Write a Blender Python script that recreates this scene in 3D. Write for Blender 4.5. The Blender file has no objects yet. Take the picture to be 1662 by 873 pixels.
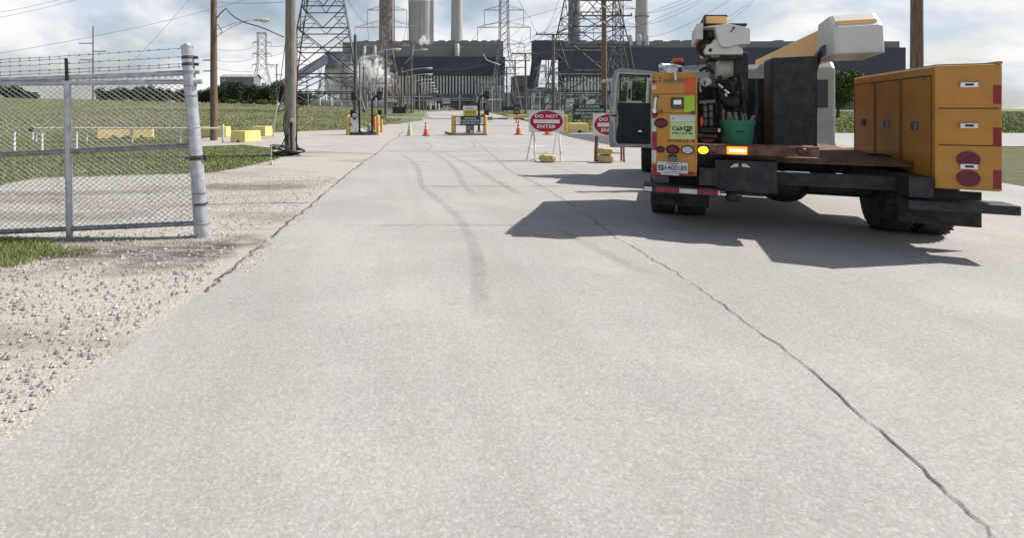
import bpy, math, random
import numpy as np
from mathutils import Vector, Matrix
from mathutils.geometry import tessellate_polygon
R = math.radians
random.seed(7)
rng = np.random.default_rng(7)
sc = bpy.context.scene
C = sc.collection

# ------------------------------------------------------------------ camera
CH, F, CX, CY, PW, PH = 1.6, 880.0, 600.0, 177.0, 1662.0, 873.0
cam_d = bpy.data.cameras.new('camera')
cam = bpy.data.objects.new('camera', cam_d); C.objects.link(cam)
cam_d.sensor_fit = 'HORIZONTAL'; cam_d.sensor_width = 36.0
cam_d.lens = F / PW * 36.0
cam_d.shift_x = (PW/2 - CX) / PW
cam_d.shift_y = -(PH/2 - CY) / PW
cam_d.clip_start = 0.05; cam_d.clip_end = 6000
cam.location = (0, 0, CH); cam.rotation_euler = (R(90), 0, 0)
sc.camera = cam

# ------------------------------------------------------------------ sun, sky, exposure
SUN_EL, SUN_AZ = 45.0, 9.0        # azimuth measured from +X towards +Y
sd = Vector((math.cos(R(SUN_EL))*math.cos(R(SUN_AZ)), math.cos(R(SUN_EL))*math.sin(R(SUN_AZ)), math.sin(R(SUN_EL))))
sun_d = bpy.data.lights.new('sun', 'SUN'); sun_d.energy = 4.8; sun_d.angle = R(0.53); sun_d.color = (1.0, 0.955, 0.89)
sun = bpy.data.objects.new('sun', sun_d); C.objects.link(sun)
sun.rotation_euler = (-sd).to_track_quat('-Z', 'Y').to_euler(); sun.location = (60, 20, 80)
w = bpy.data.worlds.new("World"); sc.world = w; w.use_nodes = True
nt = w.node_tree; nt.nodes.clear(); N = nt.nodes; L = nt.links
out = N.new('ShaderNodeOutputWorld')
sky = N.new('ShaderNodeTexSky'); sky.sky_type = 'NISHITA'; sky.sun_disc = False
sky.sun_elevation = R(SUN_EL); sky.sun_rotation = R(90 - SUN_AZ); sky.air_density = 1.0; sky.dust_density = 1.5; sky.ozone_density = 1.2
bgs = N.new('ShaderNodeBackground'); bgs.inputs[1].default_value = 0.07
L.new(sky.outputs[0], bgs.inputs[0])
tc = N.new('ShaderNodeTexCoord'); sep = N.new('ShaderNodeSeparateXYZ'); L.new(tc.outputs['Generated'], sep.inputs[0])
def mth(op, a, b=None, c=None):
    n = N.new('ShaderNodeMath'); n.operation = op
    for i, v in enumerate((a, b, c)):
        if v is None: continue
        if isinstance(v, (int, float)): n.inputs[i].default_value = v
        else: L.new(v, n.inputs[i])
    return n.outputs[0]
zc = mth('ADD', mth('MAXIMUM', sep.outputs[2], 0.0), 0.42)
cx_ = mth('DIVIDE', sep.outputs[0], zc); cy_ = mth('DIVIDE', sep.outputs[1], zc)
cmb = N.new('ShaderNodeCombineXYZ'); L.new(cx_, cmb.inputs[0]); L.new(cy_, cmb.inputs[1])
def wnoise(scale, detail, rough, off, dist=0.0):
    mp = N.new('ShaderNodeMapping'); mp.inputs['Location'].default_value = off
    L.new(cmb.outputs[0], mp.inputs[0])
    n = N.new('ShaderNodeTexNoise'); n.inputs['Scale'].default_value = scale; n.inputs['Detail'].default_value = detail
    n.inputs['Roughness'].default_value = rough; n.inputs['Distortion'].default_value = dist
    L.new(mp.outputs[0], n.inputs['Vector']); return n.outputs[0]
def wramp(f, p0, p1, c0, c1):
    r = N.new('ShaderNodeValToRGB'); L.new(f, r.inputs[0])
    r.color_ramp.elements[0].position = p0; r.color_ramp.elements[1].position = p1
    r.color_ramp.elements[0].color = c0; r.color_ramp.elements[1].color = c1
    r.color_ramp.interpolation = 'EASE'; return r.outputs[0]
cover = wramp(wnoise(1.5, 9, 0.55, (3.1, 1.7, 0), 0.2), 0.40, 0.58, (0.35,)*3+(1,), (1, 1, 1, 1))
shade = wramp(wnoise(2.6, 9, 0.58, (9.0, 4.2, 0), 0.3), 0.38, 0.60, (0.50, 0.575, 0.665, 1), (0.80, 0.79, 0.785, 1))
bgc = N.new('ShaderNodeBackground'); L.new(shade, bgc.inputs[0]); bgc.inputs[1].default_value = 0.97
mix = N.new('ShaderNodeMixShader'); thin = mth('MULTIPLY', cover, mth('SUBTRACT', 1.0, mth('MULTIPLY', mth('SMOOTH_MIN', mth('MAXIMUM', mth('MULTIPLY', mth('SUBTRACT', sep.outputs[2], 0.22), 3.0), 0.0), 1.0, 0.1), 0.8)))
L.new(thin, mix.inputs[0]); L.new(bgs.outputs[0], mix.inputs[1]); L.new(bgc.outputs[0], mix.inputs[2])
L.new(mix.outputs[0], out.inputs[0])
sc.view_settings.view_transform = 'Standard'; sc.view_settings.look = 'None'
sc.view_settings.gamma = 1.0; sc.view_settings.use_curve_mapping = False
sc.view_settings.exposure = 0.36
sc.cycles.use_denoising = True
sc.cycles.max_bounces = 8; sc.cycles.volume_bounces = 5; sc.cycles.transparent_max_bounces = 12
sc.cycles.volume_step_rate = 1.0
sc.cycles.volume_max_steps = 96

# ------------------------------------------------------------------ helpers
def sm(a, b, x):
    t = max(0.0, min(1.0, (x-a)/(b-a))); return t*t*(3-2*t)
def gz(X, Y):                      # the field climbs gently towards the left
    if Y <= 45: return 0.0
    s = max(0.0, min(0.85, 0.102 - X/Y))
    return sm(45, 220, Y) * (5.5*s + 1.6*min(1.0, s/0.08))
def at(px, py, D): return Vector(((px-CX)/F*D, D, CH + (CY-py)/F*D))
def gp(px, py):
    D = CH*F/(py-CY); return Vector(((px-CX)/F*D, D, 0))
def S(h):                          # '#rrggbb' -> linear
    h = h.lstrip('#'); v = [int(h[i:i+2], 16)/255 for i in (0, 2, 4)]
    return tuple((c/12.92 if c <= 0.04045 else ((c+0.055)/1.055)**2.4) for c in v)

class MB:
    def __init__(s): s.v = []; s.f = []; s.m = []
    def add(s, vs, fs, mi=0):
        b = len(s.v); s.v += [tuple(v) for v in vs]; s.f += [tuple(b+i for i in f) for f in fs]; s.m += [mi]*len(fs); return s
    def box(s, x0, x1, y0, y1, z0, z1, mi=0, M=None):
        vs = [Vector((x, y, z)) for z in (z0, z1) for y in (y0, y1) for x in (x0, x1)]
        if M: vs = [M @ v for v in vs]
        return s.add(vs, [(0,2,3,1),(4,5,7,6),(0,1,5,4),(2,6,7,3),(0,4,6,2),(1,3,7,5)], mi)
    def tube(s, p, q, r, r2=None, n=8, mi=0, caps=True, ex=1.0):
        p = Vector(p); q = Vector(q); r2 = r if r2 is None else r2
        d = (q-p)
        if d.length < 1e-9: return s
        d.normalize(); a = Vector((0, 0, 1)) if abs(d.z) < 0.9 else Vector((1, 0, 0))
        u = d.cross(a).normalized(); t = d.cross(u)
        vs = []
        for c, rr in ((p, r), (q, r2)):
            for k in range(n):
                an = 2*math.pi*k/n; vs.append(c + u*math.cos(an)*rr + t*math.sin(an)*rr)
        fs = [(k, (k+1) % n, n+(k+1) % n, n+k) for k in range(n)]
        if caps: fs += [tuple(range(n-1, -1, -1)), tuple(range(n, 2*n))]
        return s.add(vs, fs, mi)
    def path(s, pts, r, n=8, mi=0):
        pts = [Vector(p) for p in pts]; b = len(s.v); vs = []
        u = None
        for i, p in enumerate(pts):
            d = (pts[min(i+1, len(pts)-1)] - pts[max(i-1, 0)]).normalized()
            if u is None:
                a = Vector((0, 0, 1)) if abs(d.z) < 0.9 else Vector((1, 0, 0)); u = d.cross(a).normalized()
            else: u = (u - d*u.dot(d)).normalized()
            t = d.cross(u); rr = r[i] if isinstance(r, (list, tuple)) else r
            for k in range(n):
                an = 2*math.pi*k/n; vs.append(p + u*math.cos(an)*rr + t*math.sin(an)*rr)
        fs = []
        for i in range(len(pts)-1):
            for k in range(n): fs.append((i*n+k, i*n+(k+1) % n, (i+1)*n+(k+1) % n, (i+1)*n+k))
        fs += [tuple(range(n-1, -1, -1)), tuple((len(pts)-1)*n+k for k in range(n))]
        return s.add(vs, fs, mi)
    def prism(s, poly, fn, d0, d1, mi=0):      # poly of 2D points, fn(a,b,d)->3D
        n = len(poly); vs = [fn(a, b, d0) for a, b in poly] + [fn(a, b, d1) for a, b in poly]
        fs = [(k, (k+1) % n, n+(k+1) % n, n+k) for k in range(n)]
        tri = tessellate_polygon([[Vector((a, b, 0)) for a, b in poly]])
        fs += [tuple(t) for t in tri] + [tuple(n+i for i in t[::-1]) for t in tri]
        return s.add(vs, fs, mi)
    def lathe(s, prof, c=(0, 0, 0), n=20, mi=0, axis='z', sx=1.0):
        vs = []
        for r, h in prof:
            for k in range(n):
                an = 2*math.pi*k/n; a, b = math.cos(an)*r*sx, math.sin(an)*r
                if axis == 'z': v = (c[0]+a, c[1]+b, c[2]+h)
                elif axis == 'y': v = (c[0]+a, c[1]+h, c[2]+b)
                else: v = (c[0]+h, c[1]+a, c[2]+b)
                vs.append(v)
        m = len(prof); fs = []
        for i in range(m-1):
            for k in range(n): fs.append((i*n+k, i*n+(k+1) % n, (i+1)*n+(k+1) % n, (i+1)*n+k))
        fs += [tuple(range(n-1, -1, -1)), tuple((m-1)*n+k for k in range(n))]
        return s.add(vs, fs, mi)
    def ell(s, c, rx, ry, rz, n=14, m=8, mi=0):
        vs = [(c[0], c[1], c[2]-rz)]
        for i in range(1, m):
            ph = -math.pi/2 + math.pi*i/m
            for k in range(n):
                an = 2*math.pi*k/n
                vs.append((c[0]+rx*math.cos(ph)*math.cos(an), c[1]+ry*math.cos(ph)*math.sin(an), c[2]+rz*math.sin(ph)))
        vs.append((c[0], c[1], c[2]+rz)); fs = [(0, 1+(k+1) % n, 1+k) for k in range(n)]
        for i in range(m-2):
            for k in range(n):
                a = 1+i*n; fs.append((a+k, a+(k+1) % n, a+n+(k+1) % n, a+n+k))
        a = 1+(m-2)*n; fs += [(a+k, a+(k+1) % n, len(vs)-1) for k in range(n)]
        return s.add(vs, fs, mi)
    def build(s, name, mats, parent=None, smooth=False, bevel=0.0, kind=None, loc=None):
        me = bpy.data.meshes.new(name)
        me.from_pydata(s.v, [], s.f)
        if not isinstance(mats, (list, tuple)): mats = [mats]
        for m in mats: me.materials.append(m)
        if len(mats) > 1: me.polygons.foreach_set('material_index', s.m)
        import bmesh
        bm = bmesh.new(); bm.from_mesh(me); bmesh.ops.recalc_face_normals(bm, faces=bm.faces); bm.to_mesh(me); bm.free()
        if smooth:
            me.polygons.foreach_set('use_smooth', [True]*len(me.polygons))
            try: me.set_sharp_from_angle(angle=R(38))
            except Exception: pass
        me.update()
        o = bpy.data.objects.new(name, me); C.objects.link(o)
        if parent: o.parent = parent
        if loc: o.location = loc
        if kind: o['kind'] = kind
        if bevel > 0:
            b = o.modifiers.new('bevel', 'BEVEL'); b.width = bevel; b.segments = 2; b.limit_method = 'ANGLE'; b.angle_limit = R(50)
        return o
def thing(name, label, cat, loc=(0, 0, 0), rz=0.0, group=None):
    o = bpy.data.objects.new(name, None); C.objects.link(o); o.empty_display_size = 0.2
    o.location = loc; o.rotation_euler = (0, 0, rz)
    return tag(o, label, cat, group)
def tag(o, label, cat, group=None):
    o['label'] = label; o['category'] = cat
    if group: o['group'] = group
    return o
def dup(root, loc, rz=None, label=None, scale=None):
    r = root.copy(); C.objects.link(r); r.location = loc
    if rz is not None: r.rotation_euler = (0, 0, rz)
    if label: r['label'] = label
    if scale: r.scale = scale
    def rec(a, b):
        for ch in list(a.children):
            c = ch.copy(); C.objects.link(c); c.parent = b; rec(ch, c)
    rec(root, r); return r

# ------------------------------------------------------------------ materials
_mc = {}
def mat(name, col, col2=None, scale=6.0, rough=0.7, metal=0.0, bump=0.0, bscale=40.0, detail=5.0, p=(0.4, 0.62), stretch=None,
        emit=None, es=0.0, spec=0.4, streak=None, coat=0.0, island=None):
    if name in _mc: return _mc[name]
    m = bpy.data.materials.new(name); m.use_nodes = True; t = m.node_tree; n = t.nodes; l = t.links
    b = n['Principled BSDF']; b.inputs['Roughness'].default_value = rough; b.inputs['Metallic'].default_value = metal
    b.inputs['Specular IOR Level'].default_value = spec; b.inputs['Coat Weight'].default_value = coat
    c = tuple(col)+(1,); b.inputs['Base Color'].default_value = c
    tcn = n.new('ShaderNodeTexCoord'); vec = tcn.outputs['Object']
    if stretch:
        mp = n.new('ShaderNodeMapping'); mp.inputs['Scale'].default_value = stretch; l.new(vec, mp.inputs[0]); vec = mp.outputs[0]
    if col2 is not None:
        no = n.new('ShaderNodeTexNoise'); no.inputs['Scale'].default_value = scale; no.inputs['Detail'].default_value = detail
        no.inputs['Roughness'].default_value = 0.62; l.new(vec, no.inputs['Vector'])
        r = n.new('ShaderNodeValToRGB'); l.new(no.outputs[0], r.inputs[0])
        r.color_ramp.elements[0].position = p[0]; r.color_ramp.elements[1].position = p[1]
        r.color_ramp.elements[0].color = c; r.color_ramp.elements[1].color = tuple(col2)+(1,)
        colo = r.outputs[0]
        if island:
            g = n.new('ShaderNodeNewGeometry'); mx = n.new('ShaderNodeMix'); mx.data_type = 'RGBA'
            hs = n.new('ShaderNodeHueSaturation'); mr = n.new('ShaderNodeMapRange')
            l.new(g.outputs['Random Per Island'], mr.inputs[0]); mr.inputs[3].default_value = 1-island; mr.inputs[4].default_value = 1+island
            l.new(mr.outputs[0], hs.inputs['Value']); l.new(colo, hs.inputs['Color']); colo = hs.outputs[0]
        l.new(colo, b.inputs['Base Color'])
    if bump:
        nb = n.new('ShaderNodeTexNoise'); nb.inputs['Scale'].default_value = bscale; nb.inputs['Detail'].default_value = 4
        l.new(vec, nb.inputs['Vector']); bp = n.new('ShaderNodeBump'); bp.inputs['Strength'].default_value = bump
        bp.inputs['Distance'].default_value = 0.02; l.new(nb.outputs[0], bp.inputs['Height']); l.new(bp.outputs[0], b.inputs['Normal'])
    if emit:
        b.inputs['Emission Color'].default_value = tuple(emit)+(1,); b.inputs['Emission Strength'].default_value = es
    _mc[name] = m; return m

M = {}
M['galv'] = mat('galvanised_steel', (0.52, 0.545, 0.59), (0.36, 0.39, 0.44), 9, 0.36, 0.4, 0.15, 30)
M['galv_dark'] = mat('weathered_rail', (0.33, 0.35, 0.38), (0.20, 0.21, 0.23), 12, 0.5, 0.45, 0.2, 30)
M['sunlit_wire'] = mat('sunlit_wire', (0.84, 0.85, 0.83), (0.70, 0.70, 0.68), 3, 0.55, 0.0)  # fence wire, coloured bright for the diagonal that catches the sun
M['wire_shaded'] = mat('shaded_wire', (0.40, 0.40, 0.39), (0.28, 0.28, 0.27), 3, 0.6, 0.0)  # same fence wire, shade put into the colour for the other diagonal
M['rusty'] = mat('rusty_clamp', (0.06, 0.06, 0.065), (0.14, 0.12, 0.11), 30, 0.6, 0.5)
M['barb'] = mat('barbed_wire', (0.10, 0.10, 0.11), (0.22, 0.22, 0.23), 3, 0.6, 0.4)
M['wood_brown'] = mat('brown_pole_wood', (0.12, 0.078, 0.056), (0.23, 0.165, 0.125), 5, 0.9, 0, 0.6, 22, stretch=(6, 6, .5))
M['wood_grey'] = mat('grey_pole_wood', (0.17, 0.155, 0.135), (0.31, 0.28, 0.24), 5, 0.92, 0, 0.6, 22, stretch=(6, 6, .5))
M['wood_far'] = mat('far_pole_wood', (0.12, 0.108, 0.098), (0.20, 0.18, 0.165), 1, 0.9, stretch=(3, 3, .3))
M['lamp_grey'] = mat('lamp_grey', (0.58, 0.59, 0.58), (0.48, 0.49, 0.5), 5, 0.45, 0.2)
M['lens'] = mat('lamp_lens', (0.60, 0.55, 0.42), rough=0.2)
M['lens_amber'] = mat('amber_lens', (0.72, 0.50, 0.22), rough=0.25)
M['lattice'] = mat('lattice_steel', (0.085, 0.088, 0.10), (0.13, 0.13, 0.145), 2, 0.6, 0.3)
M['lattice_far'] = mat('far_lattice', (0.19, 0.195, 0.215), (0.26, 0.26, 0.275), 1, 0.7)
M['lattice_red'] = mat('red_white_lattice', (0.20, 0.09, 0.085), (0.34, 0.33, 0.34), 0.16, 0.7, p=(0.47, 0.53), detail=0)
M['wire'] = mat('overhead_wire', (0.09, 0.095, 0.11), rough=0.6)
M['insul'] = mat('insulator', (0.10, 0.08, 0.075), rough=0.3)
M['yellow_conc'] = mat('yellow_painted_concrete', (0.62, 0.52, 0.17), (0.70, 0.62, 0.30), 3, 0.85, 0, 0.4, 18, p=(0.35, 0.7))
M['yellow_worn'] = mat('worn_yellow_concrete', (0.74, 0.55, 0.24), (0.74, 0.60, 0.34), 3, 0.9, 0, 0.3, 18)
M['bollard'] = mat('bollard_yellow', (0.60, 0.36, 0.085), (0.68, 0.46, 0.17), 4, 0.6, 0, 0.15, 12)
M['black'] = mat('black_paint', (0.012, 0.012, 0.014), (0.03, 0.03, 0.034), 9, 0.5)
M['rubber'] = mat('tyre_rubber', (0.016, 0.016, 0.017), (0.045, 0.043, 0.04), 7, 0.85, 0, 0.4, 40)
M['white'] = mat('white_paint', (0.76, 0.76, 0.74), (0.62, 0.62, 0.6), 7, 0.5)
M['white_dirty'] = mat('dirty_white_paint', (0.62, 0.61, 0.58), (0.40, 0.39, 0.36), 3.0, 0.5, p=(0.45, 0.8))
M['kiosk'] = mat('kiosk_white', (0.66, 0.66, 0.66), (0.52, 0.52, 0.53), 5, 0.5)
M['kiosk_grey'] = mat('kiosk_grey', (0.30, 0.28, 0.26), (0.16, 0.15, 0.15), 14, 0.6)
M['island'] = mat('island_concrete', (0.17, 0.155, 0.145), (0.26, 0.24, 0.22), 4, 0.9, 0, 0.3)
M['green_sign'] = mat('green_sign', (0.012, 0.045, 0.042), (0.018, 0.06, 0.054), 3, 0.5)
M['sign_letter'] = mat('pale_letters', (0.62, 0.68, 0.63), rough=0.5)
M['sign_border'] = mat('sign_border', (0.25, 0.40, 0.33), rough=0.5)
M['red_sign'] = mat('red_sign', (0.48, 0.012, 0.045), (0.42, 0.012, 0.04), 6, 0.45)
M['sign_white'] = mat('sign_white', (0.80, 0.80, 0.79), (0.70, 0.70, 0.70), 6, 0.45)
M['dark_red'] = mat('dark_red_sign', (0.22, 0.015, 0.03), rough=0.5)
M['sandbag'] = mat('sandbag_yellow', (0.58, 0.47, 0.24), (0.46, 0.36, 0.18), 9, 0.9, 0, 0.6, 16)
M['rust_leg'] = mat('rusty_leg', (0.16, 0.07, 0.05), (0.25, 0.13, 0.10), 12, 0.8)
M['cone_or'] = mat('cone_orange', (0.74, 0.13, 0.07), (0.66, 0.12, 0.07), 6, 0.55)
M['cone_lime'] = mat('cone_lime', (0.42, 0.46, 0.18), (0.46, 0.50, 0.24), 6, 0.55)
M['cone_band'] = mat('cone_reflective_band', (0.72, 0.74, 0.72), (0.55, 0.56, 0.55), 12, 0.4)
M['cone_base'] = mat('cone_base', (0.16, 0.045, 0.03), (0.10, 0.04, 0.03), 8, 0.8)
M['cable'] = mat('black_cable', (0.012, 0.012, 0.013), rough=0.5)
M['sign_yellow'] = mat('sign_yellow', (0.58, 0.50, 0.05), (0.65, 0.56, 0.08), 5, 0.5)
# plant
M['plant_grey'] = mat('grey_cladding', (0.21, 0.212, 0.22), (0.245, 0.243, 0.24), 0.02, 0.8, stretch=(1, 1, 3))
M['plant_navy'] = mat('navy_cladding', (0.058, 0.066, 0.100), (0.068, 0.076, 0.112), 0.03, 0.7)
M['plant_blue'] = mat('slate_blue_cladding', (0.12, 0.15, 0.21), (0.17, 0.20, 0.25), 0.04, 0.7)
M['plant_pale'] = mat('pale_cladding', (0.42, 0.42, 0.45), (0.38, 0.385, 0.42), 0.03, 0.8)
M['fin'] = mat('grey_fin', (0.60, 0.605, 0.62), (0.68, 0.685, 0.70), 0.05, 0.8)
M['gap'] = mat('dark_glazing', (0.030, 0.034, 0.052), (0.05, 0.052, 0.07), 0.05, 0.5)
M['plant_base'] = mat('base_cladding', (0.10, 0.105, 0.13), (0.20, 0.205, 0.225), 0.12, 0.8)
M['stack_conc'] = mat('stack_concrete', (0.40, 0.39, 0.385), (0.47, 0.455, 0.445), 0.05, 0.9, stretch=(1, 1, 0.35))
M['stack_dark'] = mat('dark_stack_concrete', (0.20, 0.20, 0.215), (0.26, 0.255, 0.26), 0.05, 0.9, stretch=(1, 1, 0.35))
M['stack_white'] = mat('stack_white', (0.58, 0.59, 0.62), (0.52, 0.53, 0.56), 0.05, 0.8)
M['roof_tan'] = mat('tan_roof', (0.36, 0.32, 0.27), rough=0.8)
M['shed_wall'] = mat('shed_wall', (0.20, 0.19, 0.21), (0.23, 0.22, 0.24), 0.2, 0.8)
M['duct'] = mat('duct_metal', (0.55, 0.56, 0.56), (0.4, 0.4, 0.41), 0.3, 0.5, 0.2)
# truck
M['truck_yel'] = mat('truck_yellow', (0.50, 0.235, 0.035), (0.42, 0.19, 0.035), 3.5, 0.42, 0, 0, p=(0.4, 0.75), coat=0.2)
M['truck_yel_edge'] = mat('truck_yellow_edge', (0.66, 0.34, 0.07), (0.4, 0.2, 0.06), 5, 0.45)
M['seam'] = mat('dark_seam', (0.05, 0.03, 0.015), rough=0.8)
M['orange_patch'] = mat('orange_tape', (0.62, 0.115, 0.03), (0.55, 0.10, 0.035), 5, 0.5)
M['lime_patch'] = mat('lime_tape', (0.36, 0.60, 0.04), rough=0.5, emit=None)
M['refl_red'] = mat('reflective_red', (0.30, 0.018, 0.028), (0.20, 0.018, 0.025), 14, 0.4)
M['refl_white'] = mat('reflective_white', (0.62, 0.60, 0.58), (0.48, 0.46, 0.44), 14, 0.4)
M['lamp_red'] = mat('red_lamp_lens', (0.16, 0.012, 0.03), (0.11, 0.01, 0.025), 30, 0.25)
M['lamp_white'] = mat('white_lamp_lens', (0.60, 0.62, 0.63), (0.42, 0.44, 0.46), 40, 0.25)
M['chrome'] = mat('chrome', (0.72, 0.73, 0.75), rough=0.18, metal=0.9)
M['steel_dark'] = mat('dark_steel', (0.026, 0.027, 0.031), (0.05, 0.05, 0.052), 9, 0.6, 0.3)
M['steel_mid'] = mat('mid_steel', (0.22, 0.225, 0.235), (0.12, 0.12, 0.125), 7, 0.55, 0.3)
M['rust_shelf'] = mat('rusty_shelf', (0.10, 0.05, 0.035), (0.20, 0.12, 0.08), 8, 0.8, 0.1, 0.3)
M['label_green'] = mat('pale_green_label', (0.50, 0.62, 0.30), (0.44, 0.56, 0.28), 8, 0.6)
M['ink'] = mat('dark_ink', (0.02, 0.03, 0.03), rough=0.6)
M['ink_blue'] = mat('plate_ink', (0.03, 0.045, 0.10), rough=0.6)
M['plate'] = mat('plate_white', (0.66, 0.66, 0.64), (0.56, 0.57, 0.57), 9, 0.4)
M['amber_on'] = mat('amber_lamp_lit', (0.9, 0.55, 0.02), rough=0.4, emit=(1.0, 0.62, 0.02), es=1.6)
M['orange_on'] = mat('orange_lamp_lit', (0.9, 0.3, 0.03), rough=0.4, emit=(1.0, 0.26, 0.035), es=1.3)
M['hot_on'] = mat('lamp_core_lit', (1, 0.8, 0.5), rough=0.4, emit=(1.0, 0.78, 0.42), es=2.6)
M['beacon'] = mat('beacon_orange', (0.60, 0.10, 0.02), rough=0.3)
M['bucket_green'] = mat('green_bucket', (0.02, 0.20, 0.11), (0.025, 0.17, 0.10), 6, 0.5)
M['boom_white'] = mat('boom_white', (0.66, 0.65, 0.62), (0.55, 0.54, 0.50), 2.5, 0.4, p=(0.5, 0.8))
M['boom_orange'] = mat('boom_orange', (0.92, 0.56, 0.22), (0.88, 0.52, 0.20), 3, 0.5)
M['cab_grey'] = mat('cab_grey', (0.30, 0.34, 0.34), (0.25, 0.29, 0.29), 3, 0.35, 0, coat=0.3)
M['cab_trim'] = mat('door_trim', (0.022, 0.026, 0.036), (0.035, 0.04, 0.05), 5, 0.7)
M['door_frame'] = mat('door_frame_grey', (0.27, 0.30, 0.295), (0.34, 0.37, 0.36), 4, 0.4, 0, coat=0.2)
g = bpy.data.materials.new('window_glass'); g.use_nodes = True
gb = g.node_tree.nodes['Principled BSDF']; gb.inputs['Transmission Weight'].default_value = 1.0; gb.inputs['Roughness'].default_value = 0.02
gb.inputs['Base Color'].default_value = (0.85, 0.9, 0.88, 1); gb.inputs['IOR'].default_value = 1.05; M['glass'] = g
M['lens_clear'] = mat('clear_lens', (0.62, 0.64, 0.63), (0.35, 0.37, 0.38), 25, 0.15, 0.4)

def node_mat(name):
    m = bpy.data.materials.new(name); m.use_nodes = True
    t = m.node_tree; return m, t.nodes, t.links, t.nodes['Principled BSDF']
class NG:
    """small helper for ground materials in world position"""
    def __init__(s, name, rough=0.9):
        s.m, s.n, s.l, s.b = node_mat(name); s.b.inputs['Roughness'].default_value = rough; s.b.inputs['Specular IOR Level'].default_value = 0.2
        s.g = s.n.new('ShaderNodeNewGeometry'); s.pos = s.g.outputs['Position']
    def noise(s, sc_, det=5, ro=0.6, stretch=None, off=(0, 0, 0), rot=0):
        mp = s.n.new('ShaderNodeMapping'); mp.inputs['Location'].default_value = off
        mp.inputs['Rotation'].default_value = (0, 0, rot)
        if stretch: mp.inputs['Scale'].default_value = stretch
        s.l.new(s.pos, mp.inputs[0]); x = s.n.new('ShaderNodeTexNoise')
        x.inputs['Scale'].default_value = sc_; x.inputs['Detail'].default_value = det; x.inputs['Roughness'].default_value = ro
        s.l.new(mp.outputs[0], x.inputs['Vector']); return x.outputs[0]
    def vor(s, sc_, what='Color'):
        x = s.n.new('ShaderNodeTexVoronoi'); x.inputs['Scale'].default_value = sc_; s.l.new(s.pos, x.inputs['Vector']); return x.outputs[what]
    def ramp(s, f, stops):
        r = s.n.new('ShaderNodeValToRGB'); s.l.new(f, r.inputs[0]); e = r.color_ramp.elements
        while len(e) < len(stops): e.new(0.5)
        for k, (p, c) in enumerate(stops):
            e[k].position = p; e[k].color = (tuple(c)+(1,)) if isinstance(c, tuple) else (c, c, c, 1)
        return r.outputs[0]
    def mix(s, f, a, b, mode='MIX'):
        x = s.n.new('ShaderNodeMix'); x.data_type = 'RGBA'; x.blend_type = mode
        if isinstance(f, (int, float)): x.inputs[0].default_value = f
        else: s.l.new(f, x.inputs[0])
        for i, v in ((6, a), (7, b)):
            if isinstance(v, tuple): x.inputs[i].default_value = v+(1,)
            else: s.l.new(v, x.inputs[i])
        return x.outputs[2]
    def bump(s, h, st, dist):
        bp = s.n.new('ShaderNodeBump'); bp.inputs['Strength'].default_value = st; bp.inputs['Distance'].default_value = dist
        s.l.new(h, bp.inputs['Height']); s.l.new(bp.outputs[0], s.b.inputs['Normal'])
    def done(s, c): s.l.new(c, s.b.inputs['Base Color']); return s.m

# concrete road
g = NG('pale_concrete_road', 0.85)
c = g.ramp(g.noise(0.35, 6, 0.6), [(0.3, (0.355, 0.342, 0.325)), (0.7, (0.45, 0.433, 0.41))])
c = g.mix(g.ramp(g.noise(0.9, 7, 0.7, stretch=(1, 0.15, 1), rot=0.116), [(0.45, 0.0), (0.70, 0.6)]), c, (0.34, 0.315, 0.295))
c = g.mix(g.ramp(g.noise(0.5, 4, 0.6, off=(7, 2, 0)), [(0.5, 0.0), (0.7, 0.55)]), c, (0.52, 0.497, 0.47))
c = g.mix(g.ramp(g.noise(0.28, 6, 0.7, off=(4, 11, 0)), [(0.50, 0.0), (0.62, 0.35)]), c, (0.29, 0.28, 0.27))
c = g.mix(g.ramp(g.noise(2.0, 3, 0.5, stretch=(1, 0.04, 1), rot=0.116, off=(1, 8, 0)), [(0.5, 0.0), (0.68, 0.22)]), c, (0.30, 0.28, 0.265))
c = g.mix(g.ramp(g.vor(75), [(0.05, 0.0), (1.0, 0.5)]), c, (0.25, 0.23, 0.215), 'MIX')
c = g.mix(g.ramp(g.noise(60, 3, 0.7), [(0.5, 0.0), (0.70, 0.6)]), c, (0.58, 0.56, 0.53))
c = g.mix(g.ramp(g.noise(22, 3, 0.7, off=(2, 5, 0)), [(0.55, 0.0), (0.68, 0.45)]), c, (0.27, 0.25, 0.235))
c = g.mix(g.ramp(g.noise(2.6, 8, 0.75, off=(5, 3, 0)), [(0.60, 0.0), (0.70, 0.45)]), c, (0.26, 0.24, 0.225))
g.bump(g.noise(90, 4, 0.7), 0.35, 0.004); M['road'] = g.done(c)
# side apron, slightly dirtier
g = NG('dusty_concrete_apron', 0.9)
c = g.ramp(g.noise(0.5, 6, 0.65), [(0.3, (0.36, 0.33, 0.30)), (0.7, (0.45, 0.415, 0.38))])
c = g.mix(g.ramp(g.noise(1.6, 7, 0.7, stretch=(0.3, 1, 1)), [(0.5, 0.0), (0.7, 0.5)]), c, (0.28, 0.255, 0.235))
g.bump(g.noise(40, 4, 0.7), 0.3, 0.004); M['apron'] = g.done(c)
g = NG('pavement_shadow', 0.85)  # dark tone for the shadow painted on the pavement
c = g.ramp(g.noise(1.2, 6, 0.6), [(0.3, (0.075, 0.078, 0.085)), (0.7, (0.11, 0.112, 0.12))]); g.bump(g.noise(60, 4, 0.7), 0.4, 0.005); M['shadow_tone'] = g.done(c)
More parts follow.
